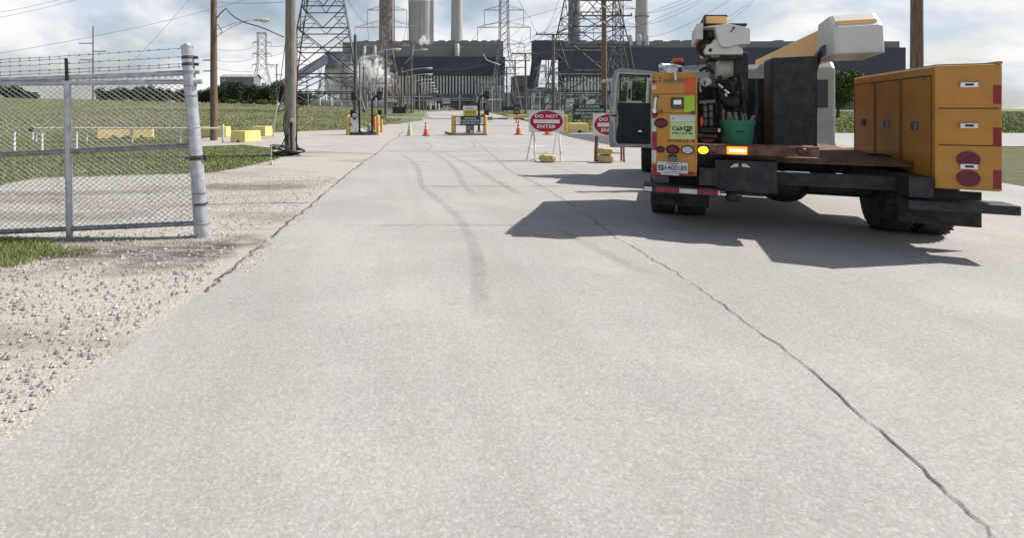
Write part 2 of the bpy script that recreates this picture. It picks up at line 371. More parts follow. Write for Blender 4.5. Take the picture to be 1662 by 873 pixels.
# gravel and dirt
g = NG('pale_gravel', 0.95)
stone = g.ramp(g.vor(80), [(0.0, (0.12, 0.11, 0.10)), (0.35, (0.40, 0.37, 0.33)), (1.0, (0.68, 0.64, 0.585))])
stone2 = g.ramp(g.noise(26, 6, 0.8), [(0.35, (0.25, 0.23, 0.205)), (0.65, (0.50, 0.465, 0.425))])
c = g.mix(0.5, stone, stone2)
dirt = g.ramp(g.noise(8, 6, 0.7), [(0.35, (0.14, 0.112, 0.088)), (0.65, (0.29, 0.24, 0.19))])
msk = g.ramp(g.noise(0.42, 7, 0.62, stretch=(0.55, 1.6, 1), off=(2.2, 0.7, 0)), [(0.50, 0.0), (0.66, 0.75)])
c = g.mix(msk, c, dirt)
g.bump(g.mix(0.6, g.vor(80, 'Distance'), g.noise(40, 5, 0.7)), 0.8, 0.008); M['gravel'] = g.done(c)
# compacted dirt near the gate
g = NG('brown_dirt', 0.95)
c = g.ramp(g.noise(9, 7, 0.75), [(0.3, (0.10, 0.083, 0.068)), (0.55, (0.20, 0.17, 0.14)), (0.72, (0.44, 0.40, 0.35))])
g.bump(g.noise(30, 6, 0.75), 1.0, 0.02)
a = g.ramp(g.noise(1.1, 7, 0.7, stretch=(0.6, 1.3, 1)), [(0.40, 0.0), (0.56, 1.0)])
M['dirt'] = g.done(c)
# field
g = NG('field_ground', 0.95)
green = g.ramp(g.noise(0.8, 7, 0.7), [(0.3, (0.10, 0.145, 0.04)), (0.7, (0.17, 0.215, 0.075))])
dry = g.ramp(g.noise(1.4, 7, 0.75, off=(3, 9, 0)), [(0.3, (0.15, 0.14, 0.08)), (0.7, (0.31, 0.26, 0.18))])
f = g.ramp(g.noise(0.05, 7, 0.68, stretch=(0.35, 1.0, 1), off=(1.0, 4.0, 0)), [(0.42, 0.0), (0.58, 0.85)])
c = g.mix(f, green, dry)
g.bump(g.noise(3, 6, 0.8), 0.9, 0.3); M['field'] = g.done(c)
def leafmat(name, a, b, sc_=0.5, isl=0.45, tr=0.25):
    m = mat(name, a, b, sc_, 0.75, island=isl, p=(0.35, 0.65))
    return m
M['blade'] = leafmat('grass_blades', (0.145, 0.19, 0.045), (0.24, 0.26, 0.10), 0.7)
M['blade_dry'] = leafmat('dry_grass_blades', (0.19, 0.155, 0.075), (0.12, 0.135, 0.045), 0.9)
M['weed'] = leafmat('field_weeds', (0.15, 0.20, 0.065), (0.33, 0.28, 0.19), 0.06)
M['leaf_dark'] = leafmat('dark_leaves', (0.018, 0.034, 0.012), (0.045, 0.070, 0.022), 0.15, 0.5)
M['leaf_mid'] = leafmat('mid_leaves', (0.045, 0.085, 0.02), (0.10, 0.15, 0.04), 0.4, 0.5)
M['bark'] = mat('bark', (0.06, 0.045, 0.035), (0.10, 0.08, 0.06), 5, 0.9)
M['stone_bits'] = leafmat('loose_stones', (0.46, 0.43, 0.39), (0.30, 0.275, 0.25), 3, 0.45)
M['skid'] = None
def decal(name, col, amax, scale=2.2, p=(0.42, 0.62), stretch=None):
    m, n, l, b = node_mat(name); b.inputs['Base Color'].default_value = tuple(col)+(1,); b.inputs['Roughness'].default_value = 0.9
    b.inputs['Specular IOR Level'].default_value = 0.2
    ge = n.new('ShaderNodeNewGeometry'); no = n.new('ShaderNodeTexNoise'); no.inputs['Scale'].default_value = scale; no.inputs['Detail'].default_value = 7
    no.inputs['Roughness'].default_value = 0.7; vec = ge.outputs['Position']
    if stretch:
        mp = n.new('ShaderNodeMapping'); mp.inputs['Scale'].default_value = stretch; l.new(vec, mp.inputs[0]); vec = mp.outputs[0]
    l.new(vec, no.inputs['Vector']); r = n.new('ShaderNodeMapRange')
    l.new(no.outputs[0], r.inputs[0]); r.inputs[1].default_value = p[0]; r.inputs[2].default_value = p[1]; r.inputs[3].default_value = 0.0; r.inputs[4].default_value = amax
    # soft edge through the strip's own width (vertex attribute 'edge')
    at_ = n.new('ShaderNodeAttribute'); at_.attribute_name = 'edge'; mu = n.new('ShaderNodeMath'); mu.operation = 'MULTIPLY'
    l.new(r.outputs[0], mu.inputs[0]); l.new(at_.outputs['Fac'], mu.inputs[1]); l.new(mu.outputs[0], b.inputs['Alpha'])
    return m
M['joint'] = decal('joint_tar', (0.10, 0.09, 0.08), 0.9, 2.2, (0.36, 0.56))
M['skid'] = decal('tyre_mark', (0.27, 0.255, 0.24), 0.24, 3.0, (0.25, 0.65))
M['dirt_patch'] = decal('dirt_patch', (0.22, 0.195, 0.165), 0.72, 5.5, (0.34, 0.66), (0.5, 1.4, 1))
M['yellow_line'] = decal('faded_yellow_line', (0.60, 0.46, 0.24), 0.42, 5.0, (0.42, 0.66))

# ------------------------------------------------------------------ text
def text(body, name, m, parent, x, z, wd, ht, y=0.0, bold=0.012, spacing=1.0, th=0.003):
    cu = bpy.data.curves.new('txt', 'FONT'); cu.body = body; cu.size = 1; cu.offset = bold; cu.space_character = spacing; cu.extrude = 0.0
    o = bpy.data.objects.new('txt', cu); C.objects.link(o); bpy.context.view_layer.update()
    dg = bpy.context.evaluated_depsgraph_get(); me = bpy.data.meshes.new_from_object(o.evaluated_get(dg))
    bpy.data.objects.remove(o); bpy.data.curves.remove(cu)
    me.name = name; xs = [v.co.x for v in me.vertices]; ys = [v.co.y for v in me.vertices]
    x0, x1, y0, y1 = min(xs), max(xs), min(ys), max(ys)
    for v in me.vertices:
        v.co = ((v.co.x-(x0+x1)/2)/(x1-x0)*wd + x, y, (v.co.y-(y0+y1)/2)/(y1-y0)*ht + z)
    me.materials.clear(); me.materials.append(m)
    ob = bpy.data.objects.new(name, me); C.objects.link(ob); ob.parent = parent; return ob
# ================================================================== SETTING
# ground sheet
xs = np.unique(np.concatenate([np.linspace(-2500, -300, 14), np.linspace(-300, -60, 40), np.linspace(-60, 60, 41), np.linspace(60, 300, 25), np.linspace(300, 2500, 12)]))
ys = np.unique(np.concatenate([np.linspace(-80, 40, 13), np.linspace(40, 300, 80), np.linspace(300, 3500, 20)]))
V = [(x, y, gz(x, y) - 0.02) for y in ys for x in xs]
nx = len(xs)
Fc = [(j*nx+i, j*nx+i+1, (j+1)*nx+i+1, (j+1)*nx+i) for j in range(len(ys)-1) for i in range(nx-1)]
gm = MB(); gm.add(V, Fc); gm.build('ground', M['field'], smooth=True, kind='structure')

def sheet(name, pts, z, m, step=0.7, jit=0.0, kind='structure'):
    P = []
    n = len(pts)
    for i in range(n):
        a, b = Vector(pts[i][:2]), Vector(pts[(i+1) % n][:2]); k = max(1, min(60, int((b-a).length/step)))
        for t in range(k):
            q = a.lerp(b, t/k)
            if jit and t > 0:
                d = (b-a).normalized(); q = q + Vector((-d.y, d.x))*random.gauss(0, jit) 
            P.append(q)
    tri = tessellate_polygon([[Vector((p.x, p.y, 0)) for p in P]])
    b_ = MB(); b_.add([(p.x, p.y, z) for p in P], [t if (P[t[1]]-P[t[0]]).cross(P[t[2]]-P[t[0]]) > 0 else t[::-1] for t in tri])
    return b_.build(name, m, kind=kind)
def G(*pp): return [tuple(gp(x, y)[:2]) for x, y in pp]
# gravel yard
grav = [(-4.4+0.8, -20)] + [(-0.6, 5.29), (0.0, 9.0), (0.9, 18)] + G((640, 240), (560, 240), (480, 240), (440, 244)) + \
       G((466, 252), (440, 260), (400, 269), (360, 277), (330, 280), (240, 283), (120, 286), (60, 288), (0, 299)) + [(-14, 10.2), (-26, 10.5), (-26, -20)]
sheet('gravel_yard', grav, -0.008, M['gravel'], 0.35, 0.035)
# concrete road
left_edge = [(-4.4, -20)] + G((365, 443), (430, 391), (500, 335), (545, 297), (590, 262), (612, 249), (645, 226))
far_left = G((655, 212), (650, 197), (655, 191), (672, 185), (692, 180.2))
far_right = G((768, 180.2), (790, 182.4), (812, 187), (835, 193), (868, 200), (900, 208), (925, 216))
right_side = [(60, 35.5), (60, 27), (17, 22), (11.5, 5), (8.5, -20)]
road_poly = left_edge + far_left + far_right + right_side
sheet('road', road_poly, 0.004, M['road'], 0.5, 0.012)
apron = G((600, 249.5), (540, 247), (480, 243), (430, 239), (395, 235), (350, 237), (322, 238), (322, 226), (345, 223), (400, 219), (440, 215.5), (500, 213), (560, 211), (610, 206), (640, 200.5), (650, 197), (660, 212), (648, 226), (618, 249.5))
sheet('side_road', apron, -0.003, M['apron'], 0.5, 0.02)
sheet('shadow_patch', G((905, 217.2), (960, 217.6), (1060, 218), (1060, 241), (990, 236), (955, 229), (925, 223)), 0.008, M['shadow_tone'], 0.4, 0.02)  # shadow of an unseen vehicle, painted as a darker patch of pavement

def strip(name, pts, wid, z, m, kind='structure', soft=True, jit=0.0, sub=4):
    P = [Vector(p[:2]) for p in pts]; Q = []
    for i in range(len(P)-1):       # catmull-rom
        p0 = P[max(i-1, 0)]; p1 = P[i]; p2 = P[i+1]; p3 = P[min(i+2, len(P)-1)]
        for k in range(sub):
            t = k/sub; Q.append(0.5*((2*p1)+(p2-p0)*t+(2*p0-5*p1+4*p2-p3)*t*t+(3*p1-p0-3*p2+p3)*t**3))
    Q.append(P[-1]); vs = []; at_ = []
    for i, q in enumerate(Q):
        d = (Q[min(i+1, len(Q)-1)]-Q[max(i-1, 0)]).normalized(); nn = Vector((-d.y, d.x)); j = nn*random.gauss(0, jit) if jit else Vector((0, 0))
        wv = wid*(1+random.uniform(-.3, .3)) if jit else wid
        en = 1.0 if not soft else min(1.0, i/3, (len(Q)-1-i)/3)
        for s_, e in ((-1, 0), (-.4, 1), (.4, 1), (1, 0)):
            c_ = q+nn*s_*wv/2+j; vs.append((c_.x, c_.y, z)); at_.append((e if soft else 1.0)*en)
    fs = [(i*4+k, i*4+k+1, i*4+5+k, i*4+4+k) for i in range(len(Q)-1) for k in range(3)]
    b_ = MB(); b_.add(vs, fs); o = b_.build(name, m, kind=kind)
    a = o.data.attributes.new('edge', 'FLOAT', 'POINT'); a.data.foreach_set('value', at_)
    return o
# pavement joints, cracks, tyre marks
for k, (x0, y0, x1, y1, w_) in enumerate([(648, 232.5, 1150, 233, .05), (622, 246.5, 1050, 246, .05), (640, 263, 1180, 262, .03), (679, 303, 1400, 303.5, .035), (560, 366.5, 1010, 366, .012), (330, 249.5, 610, 233, .03)]):
    a, b_ = gp(x0, y0), gp(x1, y1); n_ = 14
    strip('road_joint', [a.lerp(b_, t/n_) for t in range(n_+1)], w_, 0.009, M['joint'], soft=False, jit=0.012, sub=2)
crack = G((763, 222), (775, 232), (800, 254), (828, 279), (850, 288), (880, 304), (905, 320), (925, 332), (938, 343), (960, 356), (985, 376), (1010, 392), (1040, 408), (1062, 424), (1080, 432), (1098, 444), (1150, 480), (1260, 560), (1430, 700), (1560, 820), (1700, 960))
strip('road_crack', crack, 0.010, 0.010, M['joint'], soft=False, jit=0.012, sub=8)
strip('road_line', G((765, 222.5), (778, 233), (803, 254), (831, 279), (853, 288), (883, 304), (908, 320)), 0.08, 0.009, M['yellow_line'], sub=4)
strip('road_edge_crack', [(p[0]+0.03, p[1]) for p in G((330, 475), (365, 443), (430, 391), (500, 335), (545, 297), (590, 262))], 0.035, 0.009, M['joint'], soft=False, jit=0.02, sub=12)
strip('road_edge_crack', G((590, 262), (612, 249), (632, 231), (645, 224), (655, 212)), 0.03, 0.0095, M['joint'], soft=False, jit=0.02, sub=10)
for pts, w_ in (([(648, 250), (668, 262), (680, 278), (684, 300), (705, 320), (735, 345), (758, 375), (772, 410), (778, 443), (780, 520)], 0.20),
             ([(700, 248), (725, 262), (742, 280), (752, 300), (772, 320)], 0.20),
             ([(722, 250), (755, 265), (790, 285), (815, 300), (845, 318)], 0.20),
             ([(760, 225), (770, 238), (740, 246), (700, 250)], .14), ([(905, 372), (950, 395), (1010, 425), (1060, 450)], .22),
             ([(870, 262), (930, 280), (990, 300)], .14), ([(670, 226), (700, 236), (690, 246)], .12)):
    strip('tyre_mark', G(*pts), w_, 0.0135, M['skid'], sub=6)
for pts, w_ in (([(310, 300), (370, 303), (440, 303), (500, 300)], 1.1), ([(300, 400), (360, 395), (440, 385)], 0.9), ([(-200, 345), (-20, 350), (120, 352), (260, 345)], 0.9), ([(-300, 400), (-60, 398), (80, 400), (260, 402), (380, 408)], 1.1), ([(60, 425), (180, 415), (300, 412), (390, 405)], .9), ([(150, 440), (260, 432), (350, 425)], .6),
             ([(380, 252), (440, 251), (500, 246)], 1.2), ([(-200, 310), (0, 314), (150, 313), (300, 309)], .7)):
    strip('dirt', G(*pts), w_, 0.0, M['dirt_patch'], sub=6)

# ---------------- vegetation scatter (numpy)
def inside(poly, X, Y):
    r = np.zeros(len(X), bool); n = len(poly); j = n-1
    for i in range(n):
        xi, yi = poly[i][:2]; xj, yj = poly[j][:2]
        c_ = ((yi > Y) != (yj > Y)) & (X < (xj-xi)*(Y-yi)/((yj-yi) or 1e-9)+xi); r ^= c_; j = i
    return r
def blades(name, X, Y, Z, h, wd, m, label=None, cat=None, lean=0.5):
    n = len(X); an = rng.uniform(0, 2*np.pi, n); ln = rng.normal(0, lean, (n, 2))*h[:, None]
    v = np.zeros((n, 3, 3)); dx, dy = np.cos(an)*wd/2, np.sin(an)*wd/2
    v[:, 0] = np.stack([X-dx, Y-dy, Z], 1); v[:, 1] = np.stack([X+dx, Y+dy, Z], 1)
    v[:, 2] = np.stack([X+ln[:, 0], Y+ln[:, 1], Z+h], 1)
    me = bpy.data.meshes.new(name); me.vertices.add(3*n); me.vertices.foreach_set('co', v.reshape(-1))
    me.loops.add(3*n); me.loops.foreach_set('vertex_index', np.arange(3*n)); me.polygons.add(n)
    me.polygons.foreach_set('loop_start', np.arange(0, 3*n, 3)); me.polygons.foreach_set('loop_total', np.full(n, 3))
    me.update(); me.validate(); me.materials.append(m); o = bpy.data.objects.new(name, me); C.objects.link(o); o['kind'] = 'stuff'
    if label: o['label'] = label; o['category'] = cat
    return o
def soft_noise(X, Y, s, seed):
    r = np.random.default_rng(seed); v = np.zeros(len(X))
    for k in range(6):
        a, b_, ph = r.normal(0, s, 3); v += np.sin(X*a*3+Y*b_*3+r.uniform(0, 6.28))
    return v/6
# lawn behind the gate, between gravel and apron
lawn = [tuple(gp(*p)[:2]) for p in ((476, 251), (440, 262), (400, 271), (360, 279), (330, 282), (240, 285), (120, 288), (60, 290), (0, 301))] + [(-14, 10.1), (-26, 10.4), (-26, 60), (-18, 60)] + [tuple(gp(*p)[:2]) for p in ((300, 214), (322, 226), (322, 238), (350, 238), (395, 236), (430, 240), (455, 246))]
n = 130000; X = rng.uniform(-22, -1.5, n); Y = rng.uniform(9.5, 60, n)**1.0
Y = 10 + (60-10)*rng.uniform(0, 1, n)**1.9
k_ = inside(lawn, X, Y); X, Y = X[k_], Y[k_]
hh = rng.uniform(0.03, 0.09, len(X))*np.clip(1.35-Y/28, 0.3, 1)*(1+0.5*np.abs(soft_noise(X, Y, .5, 3)))
blades('grass', X, Y, np.zeros(len(X))-0.02, hh, 0.012+0.0009*Y, M['blade'], 'green mown grass behind the chain-link gate', 'grass')
k_ = rng.uniform(0, 1, len(X)) < 0.16
blades('dry_grass', X[k_]+.05, Y[k_], np.zeros(k_.sum())-0.02, hh[k_]*1.2, 0.012+0.0009*Y[k_], M['blade_dry'], 'dry straw-coloured grass scattered through the lawn', 'grass')
# grass patch bottom left in front of the gate
n = 42000; X = rng.uniform(-9.5, -2.7, n); Y = rng.uniform(5.45, 6.72, n)
e = 1 - np.clip(np.abs(Y-6.05+0.12*np.sin(X*3))/0.62, 0, 1) + 0.28*soft_noise(X, Y, 2.0, 5) - np.clip((X+3.85)/0.9, 0, 2)
k_ = rng.uniform(0, 1, n) < e*1.3; X, Y = X[k_], Y[k_]
blades('grass_tuft', X, Y, np.zeros(len(X))-0.01, rng.uniform(0.02, 0.09, len(X)), np.full(len(X), 0.010), M['blade'], 'short rough grass in front of the gate', 'grass', 0.8)
k_ = rng.uniform(0, 1, len(X)) < 0.7
blades('dry_grass', X[k_]+.03, Y[k_], np.zeros(k_.sum())-0.01, rng.uniform(0.02, 0.07, k_.sum()), np.full(k_.sum(), 0.010), M['blade_dry'], 'brown dry grass mixed into the patch in front of the gate', 'grass', 1.0)
# field weeds to the ridge
n = 190000; Y = 30*np.exp(rng.uniform(0, 1, n)*np.log(235/30)); s_ = rng.uniform(-0.80, 0.14, n); X = s_*Y
bad = inside(apron and [tuple(p) for p in G((330, 240), (330, 222), (440, 214), (560, 210), (640, 199), (655, 196), (660, 250), (600, 262))], X, Y) | inside(road_poly, X, Y)
keep = ~bad & ((X/Y < 0.10)); X, Y = X[keep], Y[keep]
patch = soft_noise(X, Y, 0.02, 11)+0.6*soft_noise(X, Y, 0.09, 12)
k_ = rng.uniform(0, 1, len(X)) < 0.35+0.9*np.clip(patch+0.25, 0, 1); X, Y = X[k_], Y[k_]
Z = np.array([gz(a, b_) for a, b_ in zip(X, Y)])-0.03
blades('field_weeds', X, Y, Z, rng.uniform(0.06, 0.24, len(X))*np.clip((Y-24)/25, 0.3, 1), 0.02+0.0009*Y, M['weed'], 'mixed green and brown weeds across the open field', 'weeds', 0.6)
# grass right of the road
n = 50000; Y = 36*np.exp(rng.uniform(0, 1, n)*np.log(330/36)); X = Y*rng.uniform(0.17, 1.3, n)
k_ = ~inside(road_poly, X, Y); X, Y = X[k_], Y[k_]
blades('roadside_grass', X, Y, np.zeros(len(X))-0.02, rng.uniform(0.06, 0.30, len(X)), 0.02+0.0014*Y, M['blade'], 'green roadside grass beyond the right-hand lane', 'grass')
# loose stones
n = 30000; X = rng.uniform(-9, 0.4, n); Y = 1.4+11.5*rng.uniform(0, 1, n)**1.2
k_ = inside(grav, X, Y) & ~inside([(x-0.05+ (0.1*rng.standard_normal()), y) for x, y in left_edge]+[(20, 30), (20, -20)], X, Y)
X, Y = X[k_], Y[k_]; b_ = MB()
for x, y in zip(X, Y):
    r_ = random.uniform(0.004, 0.011)*random.choice((1, 1, 1, 1.2, 1.6, 2.0 if y < 7 else 1)); q = [(random.uniform(.6, 1.3)) for _ in range(6)]
    b_.add([(x-r_*q[0]*1.3, y, 0), (x, y-r_*q[1], 0), (x+r_*q[2]*1.3, y, 0), (x, y+r_*q[3], 0), (x+r_*.2, y, r_*q[4]*.9), (x-r_*.5, y+r_*.2, r_*q[5]*.7)],
           [(0, 1, 4), (1, 2, 4), (2, 3, 4), (3, 5, 4), (0, 4, 5), (3, 0, 5)])
for _ in range(1500):
    t = random.random()**1.5*(len(left_edge)-3)+1; i = int(t); p0, p1 = left_edge[i], left_edge[i+1]; f_ = t-i; x = p0[0]+(p1[0]-p0[0])*f_+abs(random.gauss(0, .10)); y = p0[1]+(p1[1]-p0[1])*f_; r_ = random.uniform(.005, .014)
    b_.add([(x-r_, y, .004), (x, y-r_, .004), (x+r_, y, .004), (x, y+r_, .004), (x, y, .004+r_*.8)], [(0, 1, 4), (1, 2, 4), (2, 3, 4), (3, 0, 4)])
st = b_.build('loose_stones', M['stone_bits'], kind='stuff')

# ---------------- trees
def crown_mesh(name, m, n, blobs, leaf):
    vs = np.zeros((n, 4, 3)); bl = np.array(blobs); wts = bl[:, 3]**2; wts /= wts.sum(); idx = rng.choice(len(bl), n, p=wts)
    d = rng.normal(size=(n, 3)); d /= np.linalg.norm(d, axis=1)[:, None]; rr = rng.uniform(0.55, 1.05, n)[:, None]
    c_ = bl[idx, :3] + d*rr*bl[idx, 3:4]*np.array([1.1, 1.0, 0.85])
    u = rng.normal(size=(n, 3)); u /= np.linalg.norm(u, axis=1)[:, None]; t = np.cross(u, rng.normal(size=(n, 3))); t /= np.linalg.norm(t, axis=1)[:, None]
    s_ = rng.uniform(.5, 1.2, n)[:, None]*leaf
    vs[:, 0] = c_-u*s_; vs[:, 1] = c_+t*s_*.6; vs[:, 2] = c_+u*s_; vs[:, 3] = c_-t*s_*.6
    me = bpy.data.meshes.new(name); me.vertices.add(4*n); me.vertices.foreach_set('co', vs.reshape(-1)); me.loops.add(4*n)
    me.loops.foreach_set('vertex_index', np.arange(4*n)); me.polygons.add(n); me.polygons.foreach_set('loop_start', np.arange(0, 4*n, 4))
    me.polygons.foreach_set('loop_total', np.full(n, 4)); me.update(); me.validate(); me.materials.append(m); return me
def tree(h, wd, m, n, leaf, label, group=None, name='tree', low=False):
    t = thing(name, label, 'tree', (0, 0, 0), 0, group)
    bl = []
    for k in range(13):
        a = random.uniform(0, 6.28); rr = random.uniform(0, .36)*wd; z = random.uniform(.22 if low else .38, .86)*h
        bl.append((math.cos(a)*rr, math.sin(a)*rr, z, random.uniform(.13, .24)*wd))
    bl.append((0, 0, .6*h, .3*wd))
    o = bpy.data.objects.new('crown', crown_mesh('crown', m, n, bl, leaf)); C.objects.link(o); o.parent = t
    tb = MB(); tb.path([(0, 0, -.3), (0.05*wd*.3, 0, .25*h), (0, .03*wd, .55*h), (.02*wd, 0, .8*h)], [.03*h, .022*h, .014*h, .005*h], 7)
    for k in range(5):
        x, y, z, r_ = bl[k]; tb.tube((0, 0, .3*h+.05*h*k), (x, y, z), .010*h, .004*h, 5)
    tb.build('trunk', M['bark'], t, smooth=True); return t
tl_label = 'dark bushy tree packed into the tree line at the far edge of the left field'
protos = [tree(10, 11, M['leaf_dark'], 2600, .42, tl_label, 'trees in the line beyond the left field', low=True) for _ in range(4)]
spots = []
def top_y(px):      # outline of the tree line in the photograph
    pts = [(-60, 140), (20, 140), (50, 148), (75, 158), (100, 160), (158, 160), (163, 146), (200, 144), (225, 142), (300, 146), (330, 148), (345, 141), (365, 135), (385, 136), (400, 142), (425, 140), (455, 136), (470, 148), (490, 150), (520, 158)]
    for (a, b1), (c_, d1) in zip(pts, pts[1:]):
        if a <= px <= c_: return b1+(d1-b1)*(px-a)/(c_-a)
    return 150
px = -60
while px < 515:
    if 62 < px < 158: px += 6; continue
    D = random.uniform(232, 262) if px < 330 else random.uniform(236, 280)
    ty = top_y(px)-2.5+random.uniform(0, 4); x = (px-CX)/F*D; zb = gz(x, D)
    hgt = CH+(CY-ty)/F*D - zb; spots.append((x, D, zb-.3, max(2.5, hgt)))
    px += random.uniform(7, 11)
for i, (x, D, zb, h_) in enumerate(spots):
    s_ = h_/9.2; p_ = protos[i % 4]
    loc = (x, D, zb); rz = random.uniform(0, 6.28); w_ = max(.55, min(1.0, s_))
    if i < 4: p_ = protos[i]; p_.location = loc; p_.rotation_euler = (0, 0, rz); p_.scale = (w_, w_, s_)
    else:
        dup(p_, loc, rz, None, (w_*random.uniform(.85, 1.15), w_, s_))
# low shrubs at the foot of the tree line
sp = tree(2.0, 4.0, M['leaf_mid'], 500, .22, 'low pale green bush at the foot of the far tree line', 'bushes below the tree line', 'bush', low=True)
for i in range(16):
    px = random.choice([random.uniform(170, 300), random.uniform(350, 470)]); D = random.uniform(205, 225); x = (px-CX)/F*D
    if i == 0: sp.location = (x, D, gz(x, D)-.3)
    else: dup(sp, (x, D, gz(x, D)-.3), random.uniform(0, 6), None, (1, 1, random.uniform(.6, 1.1)))
# the tree seen through the open truck door
t = tree(4.6, 6.5, M['leaf_mid'], 9000, .13, 'leafy green tree seen through the open truck door window', low=True); t.location = (at(1040, 180, 55).x, 55, 0)
t = tree(9.0, 10, M['leaf_mid'], 9000, .22, 'tall leafy tree right of the truck beyond the road'); t.location = (82, 95, 0)
t = tree(8.0, 9, M['leaf_mid'], 8000, .22, 'broad leafy tree at the far right edge of the roadside grass'); t.location = (108, 100, 0)

# ================================================================== POWER PLANT
def P(px, D): return (px-CX)/F*D
def H(py, D): return CH+(CY-py)/F*D
def pbox(b_, x0, x1, y0, y1, D, depth, mi=0, off=0.0):
    b_.box(P(x0, D), P(x1, D), D-off, D+depth, H(y1, D), H(y0, D), mi); return b_
D0 = 720.0
base = (P(700, D0), D0, 0)
def rel(b_, o):
    b_.v = [(x-o[0], y-o[1], z-o[2]) for x, y, z in b_.v]; return b_
pl = thing('power_plant_building', 'wide power station hall with grey top, navy band and striped wall, left of centre', 'building', base)
def part(name, b_, m, root=pl, o=base, **k): return rel(b_, o).build(name, m, root, **k)
part('upper_wall', pbox(MB(), 580, 817, 67.5, 94, D0, 90), M['plant_grey'])
part('side_wall', pbox(MB(), 556, 580, 69, 150, D0, 60, off=-2), M['plant_grey'])
part('navy_band', pbox(MB(), 604, 817.5, 93.5, 124, D0, 90, off=8), M['plant_navy'])
part('striped_wall', pbox(MB(), 604, 817, 124, 154, D0, 80, off=4), M['gap'])
b_ = MB(); x = 607.0
while x < 816: pbox(b_, x, x+2.4, 124, 154, D0, 1, off=7); x += 5.05
part('wall_fins', b_, M['fin'])
part('base_wall', pbox(MB(), 600, 818, 154, 178.5, D0, 70, off=12), M['plant_base'])
b_ = MB()
for x0, x1, y0, y1 in ((604, 700, 157, 158.5), (640, 818, 163, 164), (700, 760, 160, 161), (610, 640, 160, 168), (655, 672, 160, 170), (690, 706, 162, 172), (716, 728, 161, 169), (770, 790, 158, 168), (742, 744, 155, 178), (678, 680, 155, 178), (796, 812, 160, 172)):
    pbox(b_, x0, x1, y0, y1, D0, 2, off=16)
part('base_panel', b_, M['fin'])
b_ = MB()
for x0, x1 in ((590, 598), (611, 622), (653, 664), (712, 722), (728, 738), (749, 760), (766, 775), (783, 790), (797, 802), (808, 813)):
    pbox(b_, x0, x1, 66, 68.5, D0+8, 8, off=0)
part('roof_vent', b_, M['lattice'])
for x0, x1, y0, y1 in ((588, 594, 75, 92), (605, 611, 74, 92), (737, 745, 72, 92.5)):
    b_ = MB(); cxp = (x0+x1)/2; rr = (x1-x0)/2*D0/F
    b_.lathe([(rr, H(y1, D0)), (rr, H(y0+2, D0)), (rr*.75, H(y0+.6, D0)), (rr*.2, H(y0, D0))], (P(cxp, D0), D0-rr, 0), 12)
    part('exhaust_duct', b_, M['duct'], smooth=True)
# coal transfer tower, conveyor, pale silo block
o2 = (P(530, 700), 700, gz(P(530, 700), 700))
ct = thing('transfer_tower', 'slate blue transfer tower at the top of the sloping conveyor', 'tower', o2)
part('tower_box', pbox(MB(), 528, 570, 84, 109, 700, 30), M['plant_blue'], ct, o2)
b_ = MB()
for x_ in (532, 540, 550, 560, 568):
    b_.box(P(x_, 700)-.6, P(x_, 700)+.6, 704, 705.2, 0, H(109, 700))
    b_.box(P(x_, 700)-.6, P(x_, 700)+.6, 724, 725.2, 0, H(109, 700))
b_.tube((P(532, 700), 704, 20), (P(550, 700), 704, H(109, 700)), .5); b_.tube((P(550, 700), 704, 20), (P(568, 700), 704, H(109, 700)), .5)
part('support_leg', b_, M['lattice_far'], ct, o2)
part('annex_wall', pbox(MB(), 527, 552, 109, 152, 712, 8), M['plant_pale'], ct, o2)
part('lower_annex', pbox(MB(), 552, 606, 90, 177, 716, 12), M['plant_grey'], ct, o2)
cv = MB(); a_, b2 = Vector(at(529, 97, 698)), Vector(at(425, 158, 560))
cv.path([a_, b2], 1, 4); cv = MB()
dr = (b2-a_).normalized(); side = dr.cross(Vector((0, 0, 1))).normalized(); up = side.cross(dr)
up = -up if up.z < 0 else up
vs = []
for p_, hh_ in ((a_, 5.2), (b2, 4.2)):
    for s1, s2 in ((-1, -1), (1, -1), (1, 1), (-1, 1)): vs.append(p_+side*s1*3.0+up*s2*hh_)
cv.add(vs, [(0, 1, 2, 3), (7, 6, 5, 4), (0, 4, 5, 1), (1, 5, 6, 2), (2, 6, 7, 3), (3, 7, 4, 0)])
o3 = tuple(b2.xy)+(gz(b2.x, b2.y),)
con = thing('conveyor_gallery', 'dark enclosed conveyor gallery sloping up to the transfer tower', 'conveyor', o3)
part('gallery', cv, M['plant_navy'], con, o3)
for t_ in (.12, .35, .58, .8):
    p_ = a_.lerp(b2, t_); b_ = MB(); g_ = gz(p_.x, p_.y)
    for s1 in (-1, 1):
        b_.tube(p_+side*s1*2.5-up*4, Vector((p_.x+s1*5, p_.y, g_)), .5, n=5)
    part('trestle_leg', b_, M['lattice_far'], con, o3)
# right hall
D1 = 640.0; o4 = (P(1000, D1), D1, 0)
pr = thing('power_plant_building', 'navy power station hall with raking buttress right of the road', 'building', o4)
def pp(name, b_, m, **k): return part(name, b_, m, pr, o4, **k)
pp('upper_wall', pbox(pbox(MB(), 912, 1460, 67.5, 80, D1, 6), 960, 1459, 67.6, 80, D1+6.2, 80), M['plant_grey'])
pp('navy_band', pbox(pbox(MB(), 907, 1462, 78.5, 126, D1, 3, off=6), 960, 1459, 80, 127, D1+3.2, 80), M['plant_navy'])
pp('bunker_arm', pbox(MB(), 864.5, 912, 67, 97.5, D1, 5, off=7), M['plant_navy'])
b_ = MB(); f3 = lambda a, b1, d: Vector((P(a, D1), D1+d, H(b1, D1)))
b_.prism([(864.5, 97), (876, 97), (872, 120), (870, 142), (857, 142), (862, 118)], f3, -8, 4); pp('raking_buttress', b_, M['plant_navy'])
